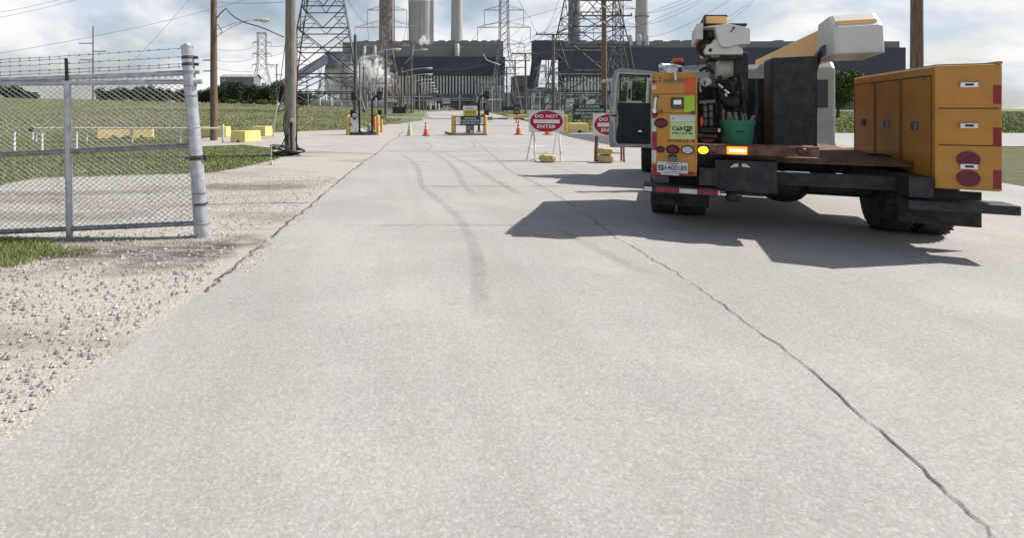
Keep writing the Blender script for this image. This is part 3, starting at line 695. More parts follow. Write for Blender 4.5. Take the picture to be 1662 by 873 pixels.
pp('striped_wall', pbox(pbox(MB(), 907, 1460, 126, 151, D1, 3, off=2), 960, 1459, 127.2, 151, D1+3.2, 60), M['gap'])
b_ = MB(); x = 914.0
while x < 1455: pbox(b_, x, x+2.7, 126, 150.5, D1, 1, off=5); x += 5.3
pp('wall_fins', b_, M['fin'])
pp('base_wall', pbox(MB(), 818, 1470, 151, 178.6, D1, 60, off=10), M['plant_base'])
pp('low_block', pbox(MB(), 839, 870, 123, 152, D1+30, 30), M['plant_base'])
pp('low_block', pbox(MB(), 850, 904, 143, 152, D1+10, 30), M['plant_base'])
b_ = MB()
for x0, x1, y0, y1 in ((905, 1000, 154, 155), (830, 900, 158, 159), (905, 960, 160, 161.4), (860, 862, 152, 178), (893, 895, 152, 178), (936, 938, 152, 178), (880, 890, 160, 168), (912, 925, 162, 170), (945, 960, 160, 170), (1200, 1440, 156, 158)):
    pbox(b_, x0, x1, y0, y1, D1, 2, off=13)
pp('base_panel', b_, M['fin'])
b_ = MB()
for x0, x1 in ((940, 952), (968, 980), (990, 1002), (1064, 1076), (1092, 1104), (1112, 1124), (1200, 1212), (1260, 1272), (1330, 1342)): pbox(b_, x0, x1, 65.8, 68, D1+8, 8)
pp('roof_vent', b_, M['lattice'])
for cxp in (1016, 1030, 1042):
    b_ = MB(); rr = 3.6*D1/F
    b_.lathe([(rr, H(76, D1)), (rr, H(62, D1)), (rr*.8, H(59.5, D1)), (rr*.2, H(58.6, D1))], (P(cxp, D1), D1-rr-8, 0), 12); pp('exhaust_duct', b_, M['duct'], smooth=True)
# open frame between arm and hall
b_ = MB()
for x_ in (886, 890): b_.box(P(x_, D1)-.5, P(x_, D1)+.5, D1-1, D1, H(146, D1), H(97, D1))
for y_ in (117, 137): b_.box(P(872, D1), P(904, D1), D1-.8, D1-.2, H(y_, D1)-.4, H(y_, D1)+.4)
pp('steel_frame', b_, M['lattice_far'])

# stacks
def stack(px, wtop, wbot, D, label, m, top, white=None, ring=None):
    x = P(px, D); t = thing('chimney_stack', label, 'chimney', (x, D, 0)); s_ = D/F
    r0, r1 = wbot/2*s_, wtop/2*s_; hz = H(0, D); htot = top
    rf = r1-(r0-r1)*.35
    b_ = MB(); zw = H(white, D) if white is not None else htot
    rz = r0+(r1-r0)*zw/hz
    b_.lathe([(r0, 0), (rz, zw)], n=36) if white is not None else b_.lathe([(r0, 0), (r1, hz), (rf, htot)], n=36)
    b_.build('shaft', m, t, smooth=True)
    if white is not None:
        b_ = MB(); b_.lathe([(rz*1.01, zw), (rz*1.01, zw+.5), (rz, zw+.6), (rf, htot)], n=36); b_.build('white_section', M['stack_white'], t, smooth=True)
    for z_ in ([H(y, D) for y in (ring or [])]):
        b_ = MB(); rr = (r0+(r1-r0)*z_/hz)
        b_.lathe([(rr*.99, z_-.9), (rr*1.13, z_-.7), (rr*1.13, z_+.2), (rr*.99, z_+.3)], n=30)
        for k in range(16):
            a = 6.283*k/16; b_.tube((math.cos(a)*rr*1.12, math.sin(a)*rr*1.12, z_), (math.cos(a)*rr*1.12, math.sin(a)*rr*1.12, z_+1.6), .15, n=4)
        b_.build('gallery', M['lattice_far'], t)
    return t
stack(628, 25, 28, 780, 'dark grey chimney stack behind the red and white pylon', M['stack_dark'], 190)
stack(683.5, 40.5, 41, 800, 'widest chimney stack, concrete with a white upper section', M['stack_conc'], 200, white=6)
stack(741.5, 18, 22, 800, 'slender plain concrete chimney stack between the wide stack and the middle pylon', M['stack_conc'], 210, ring=None)
stack(932, 18, 21, 720, 'dark chimney stack behind the large right-hand pylon', M['stack_dark'], 190)
stack(1042, 18, 23, 720, 'slender chimney stack with a gallery ring near the right hall ducts', M['stack_conc'], 190, ring=(27.5,))

# barn-like shed far left
D2 = 420.0; x0, x1 = P(357, D2), P(412, D2); zb = gz(x0, D2)
sh = thing('storage_shed', 'grey gabled shed with tan roof above the left tree line', 'building', ((x0+x1)/2, D2, zb)); o5 = sh.location[:]
b_ = MB(); zt = H(125, D2); zr = H(120.5, D2)
b_.prism([(0, 0), (26, 0), (26, zt-zb), (13, zr-zb+.0), (0, zt-zb)], lambda a, b1, d: Vector((x0+d, D2+a, zb+b1)), 0, x1-x0)
part('walls', b_, M['shed_wall'], sh, o5)
b_ = MB(); b_.add([(x0-1, D2-1.2, zt-.4), (x1+1, D2-1.2, zt-.4), (x1+1, D2+13, zr+.5), (x0-1, D2+13, zr+.5), (x0-1, D2+27.2, zt-.4), (x1+1, D2+27.2, zt-.4)], [(0, 1, 2, 3), (3, 2, 5, 4)])
part('roof', b_, M['roof_tan'], sh, o5)
b_ = MB(); b_.box(P(384, D2), P(395, D2), D2-.5, D2-.1, zb+1, H(140, D2)); b_.box(P(362, D2), P(366, D2), D2-.5, D2-.1, H(133, D2), H(129, D2)); part('door', b_, M['lamp_grey'], sh, o5)
# blue trailer building at far left
xx = P(38, 240); zb = gz(xx, 240)
bt = thing('blue_container', 'small blue container building at the far left edge of the field', 'container', (xx, 240, zb))
b_ = MB(); b_.box(-4.2, 3.2, 0, 5, 0, H(149.5, 240)-zb); b_.build('body', mat('container_blue', (0.03, 0.07, 0.20), (0.04, 0.08, 0.22), 1, .6), bt)
b_ = MB(); b_.box(-4.4, 3.4, -.2, 5.2, H(149.5, 240)-zb, H(149, 240)-zb+.2); b_.build('roof', M['lamp_grey'], bt)
b_ = MB()
for k in range(6): b_.box(-4+k*1.2, -3.9+k*1.2, -.08, 0, .3, H(150.5, 240)-zb)
b_.build('ribs', mat('container_blue', (0, 0, 0)), bt)
# white storage tank cluster beside it
for k, (px_, hh_) in enumerate(((55, 156), (63, 158))):
    xx = P(px_, 245); zb = gz(xx, 245); hz = H(hh_, 245)-zb
    tk = thing('storage_tank', ['taller white tank right of the blue container', 'lower white tank second to the right of the blue container'][k], 'tank', (xx, 245, zb))
    b_ = MB(); b_.lathe([(1.5, 0), (1.5, hz*.8), (.9, hz*.95), (.1, hz)], n=16); b_.build('shell', M['white'], tk, smooth=True)
    b_ = MB(); b_.tube((1.55, -.3, 0), (1.55, -.3, hz*.85), .06, n=4); b_.build('ladder', M['galv_dark'], tk)

# ---------------- steam
def volume(name, label, c, r, dens, nscale, col=(1, 1, 1), p=(0.42, 0.62), thr=1.0):
    m = bpy.data.materials.new(name); m.use_nodes = True; n = m.node_tree.nodes; l = m.node_tree.links; n.clear()
    o_ = n.new('ShaderNodeOutputMaterial'); v = n.new('ShaderNodeVolumePrincipled'); l.new(v.outputs[0], o_.inputs['Volume'])
    v.inputs['Color'].default_value = tuple(col)+(1,); v.inputs['Anisotropy'].default_value = 0.2
    tc_ = n.new('ShaderNodeTexCoord'); no = n.new('ShaderNodeTexNoise'); no.inputs['Scale'].default_value = nscale; no.inputs['Detail'].default_value = 5
    l.new(tc_.outputs['Object'], no.inputs['Vector'])
    w1 = n.new('ShaderNodeTexNoise'); w1.inputs['Scale'].default_value = 1.9; w1.inputs['Detail'].default_value = 5; l.new(tc_.outputs['Object'], w1.inputs['Vector'])
    sb = n.new('ShaderNodeVectorMath'); sb.operation = 'MULTIPLY_ADD'; l.new(w1.outputs['Color'], sb.inputs[0]); sb.inputs[1].default_value = (3.4, 3.4, 3.4); sb.inputs[2].default_value = (-1.7, -1.7, -1.7)
    ad = n.new('ShaderNodeVectorMath'); ad.operation = 'ADD'; l.new(tc_.outputs['Object'], ad.inputs[0]); l.new(sb.outputs[0], ad.inputs[1])
    gr = n.new('ShaderNodeVectorMath'); gr.operation = 'LENGTH'; l.new(ad.outputs[0], gr.inputs[0])
    g2 = n.new('ShaderNodeVectorMath'); g2.operation = 'LENGTH'; l.new(tc_.outputs['Object'], g2.inputs[0])
    no.inputs['Roughness'].default_value = 0.65
    fa = n.new('ShaderNodeMapRange'); l.new(gr.outputs['Value'], fa.inputs[0]); fa.inputs[1].default_value = 0.10; fa.inputs[2].default_value = 0.52; fa.inputs[3].default_value = 1.0; fa.inputs[4].default_value = 0.0
    ed = n.new('ShaderNodeMapRange'); l.new(g2.outputs['Value'], ed.inputs[0]); ed.inputs[1].default_value = 0.6; ed.inputs[2].default_value = 0.98; ed.inputs[3].default_value = 1.0; ed.inputs[4].default_value = 0.0
    nr = n.new('ShaderNodeMapRange'); l.new(no.outputs[0], nr.inputs[0]); nr.inputs[1].default_value = 0.38; nr.inputs[2].default_value = 0.62; nr.inputs[3].default_value = 0.15; nr.inputs[4].default_value = 1.0
    mu = n.new('ShaderNodeMath'); mu.operation = 'MULTIPLY'; l.new(fa.outputs[0], mu.inputs[0]); l.new(nr.outputs[0], mu.inputs[1])
    m3 = n.new('ShaderNodeMath'); m3.operation = 'MULTIPLY'; l.new(mu.outputs[0], m3.inputs[0]); l.new(ed.outputs[0], m3.inputs[1])
    m2 = n.new('ShaderNodeMath'); m2.operation = 'MULTIPLY'; l.new(m3.outputs[0], m2.inputs[0]); m2.inputs[1].default_value = dens; l.new(m2.outputs[0], v.inputs['Density'])
    b_ = MB(); b_.ell((0, 0, 0), 1, 1, 1, 20, 12); ob = b_.build(name, m, kind='stuff', smooth=True); ob.location = c; ob.scale = r
    ob['label'] = label; ob['category'] = 'steam'; return ob
volume('steam_plume', 'dense white steam burst low in front of the navy wall', at(616, 122, 640), (28, 14, 32), 1.3, 3.2)
volume('steam_plume', 'billow of white steam drifting left above the dense burst', at(598, 113, 642), (46, 14, 26), 0.6, 3.0)
volume('steam_plume', 'thin pale steam spreading behind the large left pylon', at(566, 124, 650), (62, 16, 48), 0.055, 2.4)
volume('steam_puff', 'small white steam puff on the hall roof below the wide stack', at(689, 66, 712), (15, 8, 11), 1.2, 2.6)

# ================================================================== PYLONS
def tower(px, D, prof, arms, label, bar, mats=None, levels=None, style='x', hang=2.5, base_y=None, rot=0.0, name='lattice_pylon', midx=None):
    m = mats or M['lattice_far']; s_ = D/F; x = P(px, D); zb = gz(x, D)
    t = thing(name, label, 'pylon', (x, D, zb), rot)
    pr_ = sorted([(H(y, D)-zb, hw*s_) for y, hw in prof]); pr_[0] = (0.0, pr_[0][1])
    def hw(z):
        for (a, b1), (c_, d1) in zip(pr_, pr_[1:]):
            if a <= z <= c_: return b1+(d1-b1)*(z-a)/(c_-a)
        return pr_[-1][1]
    for sx in (-1, 1):
        for sy in (-1, 1):
            b_ = MB()
            for (a, b1), (c_, d1) in zip(pr_, pr_[1:]): b_.tube((sx*b1, sy*b1*.9, a), (sx*d1, sy*d1*.9, c_), bar*1.5, n=4)
            b_.build('leg', m, t)
    if levels: lv = sorted([0.0]+[H(y, D)-zb for y in levels])
    else:
        lv = [0.0]
        while lv[-1] < pr_[-1][0]-.01: lv.append(min(pr_[-1][0], lv[-1]+max(hw(lv[-1])*1.7, 1.2)))
    b_ = MB()
    for i in range(len(lv)-1):
        z0, z1 = lv[i], lv[i+1]; a, c_ = hw(z0), hw(z1)
        for k in range(4):
            def pt(s1, w_, z): 
                q = [(s1*w_, -w_*.9), (w_, s1*w_*.9), (-s1*w_, w_*.9), (-w_, -s1*w_*.9)][k]; return (q[0], q[1], z)
            if style == 'x' and i > 0:
                b_.tube(pt(-1, a, z0), pt(1, c_, z1), bar, n=4); b_.tube(pt(1, a, z0), pt(-1, c_, z1), bar, n=4)
                if i % 3 == 0: b_.tube(pt(-1, c_, z1), pt(1, c_, z1), bar, n=4)
            elif style == 'x':
                b_.tube(pt(-1, a, z0), pt(0, c_, z1), bar, n=4); b_.tube(pt(1, a, z0), pt(0, c_, z1), bar, n=4); b_.tube(pt(-1, c_, z1), pt(1, c_, z1), bar, n=4)
            else:
                b_.tube(pt(-1, c_, z1), pt(1, c_, z1), bar*1.25, n=4)
                if i < 2 + (style == 'K2'):   # A shape
                    b_.tube(pt(0, c_, z1), pt(-1, a, z0), bar, n=4); b_.tube(pt(0, c_, z1), pt(1, a, z0), bar, n=4)
                    m0 = (z0+z1)/2
                    for s1 in (-1, 1): b_.tube(pt(s1, hw(m0), m0), pt(s1*.5, (a+c_)/2, m0), bar*.6, n=4); b_.tube(pt(s1, c_, z1), pt(s1*.5, (a+c_)/2, m0), bar*.6, n=4)
                else:
                    b_.tube(pt(0, a, z0), pt(-1, c_, z1), bar, n=4); b_.tube(pt(0, a, z0), pt(1, c_, z1), bar, n=4)
                    m0 = (z0+z1)/2
                    for s1 in (-1, 1): b_.tube(pt(s1, hw(m0), m0), pt(s1*.5, (a+c_)/2, m0), bar*.6, n=4); b_.tube(pt(s1, a, z0), pt(s1*.5, (a+c_)/2, m0), bar*.6, n=4)
    b_.build('bracing', m, t)
    tips = []
    for y, hs in arms:
        z = H(y, D)-zb; w_ = hw(z); hs *= s_; b_ = MB()
        for sx in (-1, 1):
            for sy in (-1, 1):
                b_.tube((sx*w_, sy*w_, z), (sx*hs, 0, z), bar, n=4); b_.tube((sx*w_, sy*w_, z+hs*.22), (sx*hs, 0, z+.1), bar*.8, n=4)
            for q in (.35, .7):
                xx_ = w_+(hs-w_)*q; b_.tube((sx*xx_, 0, z), (sx*xx_, 0, z+hs*.22*(1-q)), bar*.7, n=4)
            tips.append(Vector((x+sx*hs*math.cos(rot), D+sx*hs*math.sin(rot), zb+z)))
        b_.build('crossarm', m, t)
        for sx in (-1, 1):
            b_ = MB(); b_.tube((sx*hs, 0, z), (sx*hs, 0, z-hang), bar*1.2, n=5); b_.build('insulator', M['insul'], t)
    return t, tips
T = {}
T[1] = tower(527, 117, [(189, 66), (151, 57), (123, 51), (82, 45), (51, 40), (16, 34), (-60, 20), (-110, 18)], [(-40, 60), (-75, 70), (-105, 50)],
      'large dark lattice pylon close behind the grey wooden pole', 0.105, M['lattice'], levels=[151, 123, 82, 51, 16, -20, -60, -85, -110], style='K2')
T[2] = tower(628, 350, [(186, 24), (110, 14), (78, 8), (-40, 6.5)], [(17, 32), (45, 52), (75, 40)], 'red and white painted pylon in front of the dark left stack', 0.13, M['lattice_red'], hang=9)
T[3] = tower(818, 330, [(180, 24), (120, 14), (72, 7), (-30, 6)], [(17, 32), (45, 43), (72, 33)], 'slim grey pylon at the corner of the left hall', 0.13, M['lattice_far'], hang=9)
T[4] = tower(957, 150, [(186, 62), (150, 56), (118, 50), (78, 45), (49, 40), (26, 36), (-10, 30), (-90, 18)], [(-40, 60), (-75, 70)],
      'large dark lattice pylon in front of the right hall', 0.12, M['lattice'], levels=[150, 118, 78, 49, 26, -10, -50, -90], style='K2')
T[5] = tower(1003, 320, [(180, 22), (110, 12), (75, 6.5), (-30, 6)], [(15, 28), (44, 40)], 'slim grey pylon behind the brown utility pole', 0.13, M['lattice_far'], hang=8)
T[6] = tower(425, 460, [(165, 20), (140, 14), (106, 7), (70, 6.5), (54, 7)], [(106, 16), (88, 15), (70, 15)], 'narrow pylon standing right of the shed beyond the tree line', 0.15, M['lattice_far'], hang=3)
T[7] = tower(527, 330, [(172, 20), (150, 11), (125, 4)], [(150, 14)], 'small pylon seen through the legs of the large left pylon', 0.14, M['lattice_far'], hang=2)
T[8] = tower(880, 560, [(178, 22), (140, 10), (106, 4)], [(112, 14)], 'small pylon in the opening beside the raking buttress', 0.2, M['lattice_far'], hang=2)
# ================================================================== POLES
def pole(px, yb, yt, wpx, label, m, D=None, arms=(), group=None, top_r=0.75, name='utility_pole', insul=True):
    if D is None: D = CH*F/(yb-CY)
    s_ = D/F; x = P(px, D); zb = gz(x, D); t = thing(name, label, 'pole', (x, D, zb), 0, group)
    hz = H(yt, D)-zb; r_ = wpx/2*s_; b_ = MB(); b_.lathe([(r_, -.1), (r_*.97, hz*.3), (r_*top_r, hz-.05), (r_*top_r*.6, hz)], n=14)
    b_.build('pole', m, t, smooth=True); ends = []
    for y, l_, r2, th in arms:
        z = H(y, D)-zb; b_ = MB(); b_.box(l_*s_, r2*s_, -r_-.10, -r_+.02, z-th*s_/2, z+th*s_/2); b_.build('crossarm', m, t)
        for q in ((l_+1)*s_, (l_*.5)*s_, (r2*.5)*s_, (r2-1)*s_):
            if abs(q) < r_*1.5: continue
            ends.append(Vector((x+q, D-r_-.05, zb+z+.22)))
            if insul:
                ib = MB(); ib.lathe([(.03, 0), (.06, .04), (.06, .12), (.10, .14), (.05, .2), (.02, .24)], (q, -r_-.05, z+th*s_/2), 7); ib.build('insulator', M['insul'], t)
        if l_ < 0 < r2 and th*s_ > .1:
            br = MB(); br.tube((l_*.45*s_, -r_-.04, z), (0, -r_-.04, z-abs(l_)*.3*s_), .02+.0003*D, n=4); br.tube((r2*.45*s_, -r_-.04, z), (0, -r_-.04, z-abs(l_)*.3*s_), .02+.0003*D, n=4); br.build('brace', M['galv_dark'], t)
    return t, D, ends
def cobra(t, D, px, hx, hy, y_att, wpx_arm=1.2, lit=False, pole_px=None, head=8.5, two=True, rise=None):
    """curved street-lamp arm and head on pole t; all given at the pole's distance"""
    s_ = D/F; zb = t.location.z; x = P(px, D)-t.location.x
    xe = P(hx, D)-t.location.x; ze = H(hy, D)-zb; za = H(y_att, D)-zb; r_ = wpx_arm/2*s_; L_ = xe-x; sg = 1 if L_ > 0 else -1
    b_ = MB(); pts = [(x, 0, za), (x+L_*.35, 0, za+(ze-za)*.62), (x+L_*.7, 0, za+(ze-za)*.95), (xe-sg*head*s_*.6, 0, ze)]
    b_.path(pts, r_, 7)
    if two:
        b_.path([(x, 0, za-(ze-za)*.5-.1), (x+L_*.35, 0, za+(ze-za)*.35), (x+L_*.7, 0, za+(ze-za)*.93)], r_*.8, 6)
        b_.tube((x+L_*.3, 0, za+(ze-za)*.5), (x+L_*.3, 0, za+(ze-za)*.2), r_*.7, n=5)
    b_.build('lamp_arm', M['lamp_grey'], t, smooth=True)
    hl = head*s_; b_ = MB(); b_.ell((xe+sg*hl*.1, 0, ze), hl*.62, hl*.30, hl*.135, 16, 8); b_.tube((xe-sg*hl*.65, 0, ze), (xe-sg*hl*.3, 0, ze), hl*.09, hl*.12, 8)
    hd = b_.build('lamp_head', M['lamp_grey'], t, smooth=True)
    b_ = MB(); b_.ell((xe+sg*hl*.22, 0, ze-hl*.10), hl*.34, hl*.22, hl*.13, 12, 6); b_.build('lens', M['lens_amber'] if lit else M['lens'], hd, smooth=True)
# near grey pole with cable coil
Dp = 18.8; gp_, _, _ = pole(472, 252, -70, 20.5, 'thick weathered grey wooden pole with cables running down to its foot', M['wood_grey'], D=Dp, top_r=.8)
x0 = gp_.location.x
for k, pts in enumerate([[(474, 200), (473, 212), (462, 226), (457, 238), (450, 243)], [(482, 196), (482, 215), (480, 228), (484, 240), (487, 247)], [(472, 200), (473, 225), (474, 250)], [(463, 185), (460, 205), (463, 222), (468, 236)], [(483, 120), (481.5, 160), (482, 200), (481, 248)]]):
    b_ = MB(); b_.path([at(a, c_, Dp-.25)-Vector((x0, Dp, 0)) for a, c_ in pts], .022, 6); b_.build('cable', M['cable'], gp_, smooth=True)
b_ = MB(); q = at(474.5, 195, Dp-.26)-Vector((x0, Dp, 0)); b_.box(q.x-.07, q.x+.07, q.y-.06, q.y+.03, q.z-.06, q.z+.06); b_.build('junction_box', M['lamp_grey'], gp_, bevel=.01)
b_ = MB(); b_.tube((-.02, -.26, .0), (-.02, -.26, .95), .03, n=8); b_.build('conduit', M['galv_dark'], gp_, smooth=True)
b_ = MB()
for k in range(5):
    pts = []; rr = .36+.045*k+random.uniform(-.02, .02); tl = random.uniform(.03, .09)
    for i in range(37):
        a = 6.283*i/36; pts.append((x0-.10+math.cos(a)*rr*1.15+.02*math.sin(3*a+k), Dp-.05+math.sin(a)*rr*.95, .04+.035*k*(.6+.4*math.sin(a))+tl*(1+math.sin(a+k))*.6+ (.14 if k > 2 else 0)*(1-math.cos(a))*.5))
    b_.path(pts, .026, 6)
tag(b_.build('cable_coil', M['cable'], smooth=True), 'coil of thick black cable lying round the foot of the grey pole', 'cable')
# brown pole with street lamp
bp_, Db, _ = pole(347, 228, -60, 12.0, 'brown wooden pole carrying the nearest street lamp, beside the yellow barriers', M['wood_brown'], top_r=.82, name='lamp_pole')
cobra(bp_, Db, 352, 425, 33, 49, 1.3, head=20)
b_ = MB()
for y_, x1 in ((98.5, 330), (116, 330)): b_.box(P(x1, Db)-bp_.location.x, -.1, -.04, .0, H(y_, Db)-.02, H(y_, Db)+.03)
b_.build('step_bracket', M['rusty'], bp_)
b_ = MB(); b_.path([at(a, c_, Db)-Vector((bp_.location.x, Db, 0)) for a, c_ in ((352, 30), (358, 22), (367, 14), (371, 20), (380, 28), (392, 35), (403, 39), (418, 43), (432, 48), (447, 55), (461, 61))], .028, 6)
b_.build('service_cable', M['cable'], bp_, smooth=True)
b_ = MB(); b_.path([at(a, c_, Db)-Vector((bp_.location.x, Db, 0)) for a, c_ in ((353, 40), (357, 46), (360, 51), (359, 55), (356, 54))], .02, 6); b_.build('cable_loop', M['cable'], bp_, smooth=True)
# far field pole
t, D, e_ = pole(151, 172, 43, 2.3, 'thin dark pole with short side arms far out in the left field', M['lattice'], D=190, arms=[(71, -22, 0, 1.3), (84, 0, 22, 1.3), (98, -21, 0, 1.3)], insul=False)
pole(449, 166, 105, 2.0, 'short dark pole standing just right of the narrow pylon', M['lattice'], D=210, arms=[(122, -3, 10, 1.0), (106, -18, 4, .8)], insul=False)
# poles left of the road: (px, base y, top y, width px, lamp head x, lamp head y, attach y, label)
row = [(576.5, 201, 57, 6.5, 643, 80.5, 107, 'dark pole rising from behind the left gate island with a long lamp arm'),
       (626, 190, 80, 5.0, None, None, None, 'grey pole just right of the left gate island signals'),
       (668, 185, 68, 3.2, 688, 81, 84, 'tall thin pole holding the lamp highest in front of the navy band'),
       (652, 186.5, 110, 3.4, 696, 111, 118, 'pole with the second-highest small lamp on the left of the far road'),
       (661, 184, 118, 3.0, 696, 121, 126, 'pole with the third small lamp along the far road'),
       (672, 183, 122, 2.6, 697.5, 129.5, 133, 'pole with the fourth small lamp along the far road'),
       (680, 182, 128, 2.4, 701, 135, 138, 'pole with the fifth small lamp along the far road'),
       (687, 181.2, 134, 2.0, 702.5, 140, 142, 'pole with the sixth small lamp along the far road'),
       (692, 180.6, 138, 1.8, 704.5, 145, 147, 'pole with the seventh small lamp along the far road'),
       (696, 180.2, 143, 1.6, 707, 149, 150.5, 'pole with the farthest small lamp along the far road')]
for px, yb, yt, w_, hx, hy, ya, lb in row:
    t, D, _ = pole(px, yb, yt, w_, lb, M['wood_far'] if px > 600 else M['lattice'], name='lamp_pole' if hx else 'utility_pole', group='poles along the left of the road')
    if hx:
        cobra(t, D, px, hx, hy, ya, 1.1 if px < 600 else .8, lit=(px < 600), head=12 if px < 600 else (9 if px < 670 else 5.5), two=(px < 600))
tl_, D, _ = pole(626.5, 190, 82, 4.4, 'grey lamp pole overlapping the right edge of the steam', M['wood_far'], D=96, name='lamp_pole')
cobra(tl_, D, 627, 610, 92, 100, .9, head=9, two=False)
pole(584, 196, 100, 3.6, 'weathered pole leaning close behind the long-armed lamp pole', M['wood_grey'], D=80)
pole(590, 188, 108, 2.6, 'thin grey pole second behind the long-armed lamp pole', M['wood_far'], D=118)
for px, yb, yt in ((640, 182, 128), (646, 181, 134), (706, 180, 150), (655, 181.5, 132), (664, 180.8, 136)):
    pole(px, yb, yt, 1.8, 'thin grey post among the poles left of the far road', M['wood_far'], group='thin posts left of the far road')
# poles right of the road
rp = [(980.5, 204, -40, 8.5, [(2, -40, 43, 2.2), (27, -40, 43, 2.2)], 'thick brown pole with two long crossarms behind the right do not enter sign', M['wood_brown'], None),
      (898, 197, 56, 6.0, [(57, -29, 28, 2.0)], 'grey-brown pole with one crossarm behind the left do not enter sign', M['wood_far'], None),
      (853, 191.5, 87, 3.6, [(88, -23, 22, 1.6)], 'pole with one crossarm right of the stop sign', M['wood_far'], None),
      (836, 186, 98, 3.2, [(99, -17, 24, 1.4), (110, -15, 18, 1.2)], 'pole with two crossarms above the small green sign', M['wood_far'], None),
      (822.5, 184, 110, 3.0, [(110, -8, 10, 1.2), (120, -6, 20, 1.0)], 'short-armed pole left of the two-armed pole', M['wood_far'], None),
      (818, 183, 114, 2.2, [(117, -8, 5, .9)], 'thin pole at the right corner of the left hall', M['wood_far'], None)]
ends = {}
for px, yb, yt, w_, ar, lb, m, D in rp:
    t, D, e_ = pole(px, yb, yt, w_, lb, m, arms=ar, name='utility_pole'); ends[px] = e_
b_ = MB()
tr_ = pole(1488, 300, -260, 17, 'brown utility pole on the right verge beyond the truck', M['wood_brown'], D=11.6, arms=[(-180, -95, 95, 7)])
for px, yb, yt, ar in ((800, 181.5, 122, (125, -8, 8, .8)), (806, 182, 118, (121, -8, 8, .8)), (794, 181, 128, (130, -7, 7, .8)), (788, 180.5, 132, (134, -6, 6, .8)), (782, 180, 136, (138, -6, 6, .7))):
    pole(px, yb, yt, 1.7, 'small far pole with a single crossarm in the row right of the far road', M['wood_far'], arms=[ar], group='far poles right of the road', insul=False)

# substation gantries in front of the halls
def gantry(px, D, wpx, ytop, label, grp, legs=2, cap=0):
    s_ = D/F; x = P(px, D); zb = gz(x, D); t = thing('substation_gantry', label, 'gantry', (x, D, zb), 0, grp); hz = H(ytop, D)-zb; w_ = wpx*s_
    for k in range(legs):
        q = -w_/2+w_*k/(legs-1); b_ = MB()
        for sx in (-.4, .4): b_.tube((q+sx*2, 0, 0), (q+sx*.6, 0, hz), .16, n=4)
        for i in range(5):
            z0, z1 = hz*i/5, hz*(i+1)/5; f0, f1 = .8-.56*i/5, .8-.56*(i+1)/5
            b_.tube((q-f0, 0, z0), (q+f1, 0, z1), .09, n=4)
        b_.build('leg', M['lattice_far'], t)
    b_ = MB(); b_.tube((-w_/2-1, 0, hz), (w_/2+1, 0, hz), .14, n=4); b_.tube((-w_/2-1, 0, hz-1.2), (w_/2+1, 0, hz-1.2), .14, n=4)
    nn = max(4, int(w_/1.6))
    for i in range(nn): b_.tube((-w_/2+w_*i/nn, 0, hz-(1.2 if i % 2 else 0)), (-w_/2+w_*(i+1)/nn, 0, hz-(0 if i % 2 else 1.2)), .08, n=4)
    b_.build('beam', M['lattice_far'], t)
    for q in (-.3, 0, .3):
        b_ = MB(); b_.lathe([(.05, 0), (.2, .1), (.08, .3), (.2, .5), (.08, .7), (.2, .9), (.05, 1.6)], (q*w_, 0, hz-2.9), 6); b_.build('insulator', M['duct'], t)
    return t
gl = 'grey steel gantry in the switchyard left of the road'; gr_ = 'grey steel gantry in the switchyard right of the road'
for px, D, wp, yt in ((500, 260, 26, 146), (532, 300, 30, 150), (555, 250, 22, 148), (600, 260, 30, 142), (612, 330, 26, 134), (575, 360, 34, 140), (640, 360, 24, 146), (540, 420, 40, 138), (620, 420, 30, 128)):
    gantry(px, D, wp, yt, gl, 'switchyard gantries left of the road')
for px, D, wp, yt in ((790, 360, 24, 134), (800, 300, 18, 142), (784, 420, 24, 130), (808, 260, 14, 146), (870, 330, 26, 146), (905, 300, 22, 144), (930, 340, 30, 148), (955, 280, 26, 152), (915, 420, 40, 138)):
    gantry(px, D, wp, yt, gr_, 'switchyard gantries right of the road')
# switchyard transformers
def transformer(px, D, label, grp=None, s=1.0):
    x = P(px, D); t = thing('transformer', label, 'transformer', (x, D, gz(x, D)), 0, grp)
    b_ = MB(); b_.box(-2.2*s, 2.2*s, -1.3*s, 1.3*s, .3, 3.2*s); b_.build('tank', M['lamp_grey'], t, bevel=.08)
    b_ = MB()
    for i in range(7): b_.box((-2+i*.6)*s, (-1.8+i*.6)*s, -1.8*s, -1.3*s, .6, 2.8*s)
    b_.build('radiator', M['galv'], t)
    for q in (-1.2, 0, 1.2):
        b_ = MB(); b_.lathe([(.14, 0), (.32, .1), (.14, .3), (.32, .5), (.12, .8), (.26, 1.0), (.05, 1.7)], (q*s, 0, 3.2*s), 8); b_.build('bushing', M['insul'], t)
    b_ = MB(); b_.box(-2.5*s, 2.5*s, -1.6*s, 1.6*s, 0, .3); b_.build('plinth', M['island'], t)
for px, D in ((512, 235), (532, 228), (548, 240), (563, 232), (604, 250), (618, 262), (640, 300)): transformer(px, D, 'pale grey transformer in the switchyard left of the road', 'transformers left of the road', random.uniform(.8, 1.15))
for px, D in ((870, 300), (893, 280), (922, 260), (945, 290)): transformer(px, D, 'pale grey transformer in the switchyard right of the road', 'transformers right of the road', random.uniform(.8, 1.1))
for i_, px in enumerate((500, 506, 519, 526, 540, 551, 558, 566, 596, 603, 610, 622)):
    pole(px, 178, random.uniform(140, 156), 1.4, 'thin pale post standing in the left switchyard', M['lamp_grey'], D=random.uniform(230, 330), group='thin posts in the left switchyard')
for px in (783, 799, 812, 826, 863, 876, 888, 909, 917, 927, 941, 952):
    pole(px, 178, random.uniform(136, 156), 1.3, 'thin pale post standing in the right switchyard', M['lamp_grey'], D=random.uniform(240, 340), group='thin posts in the right switchyard')
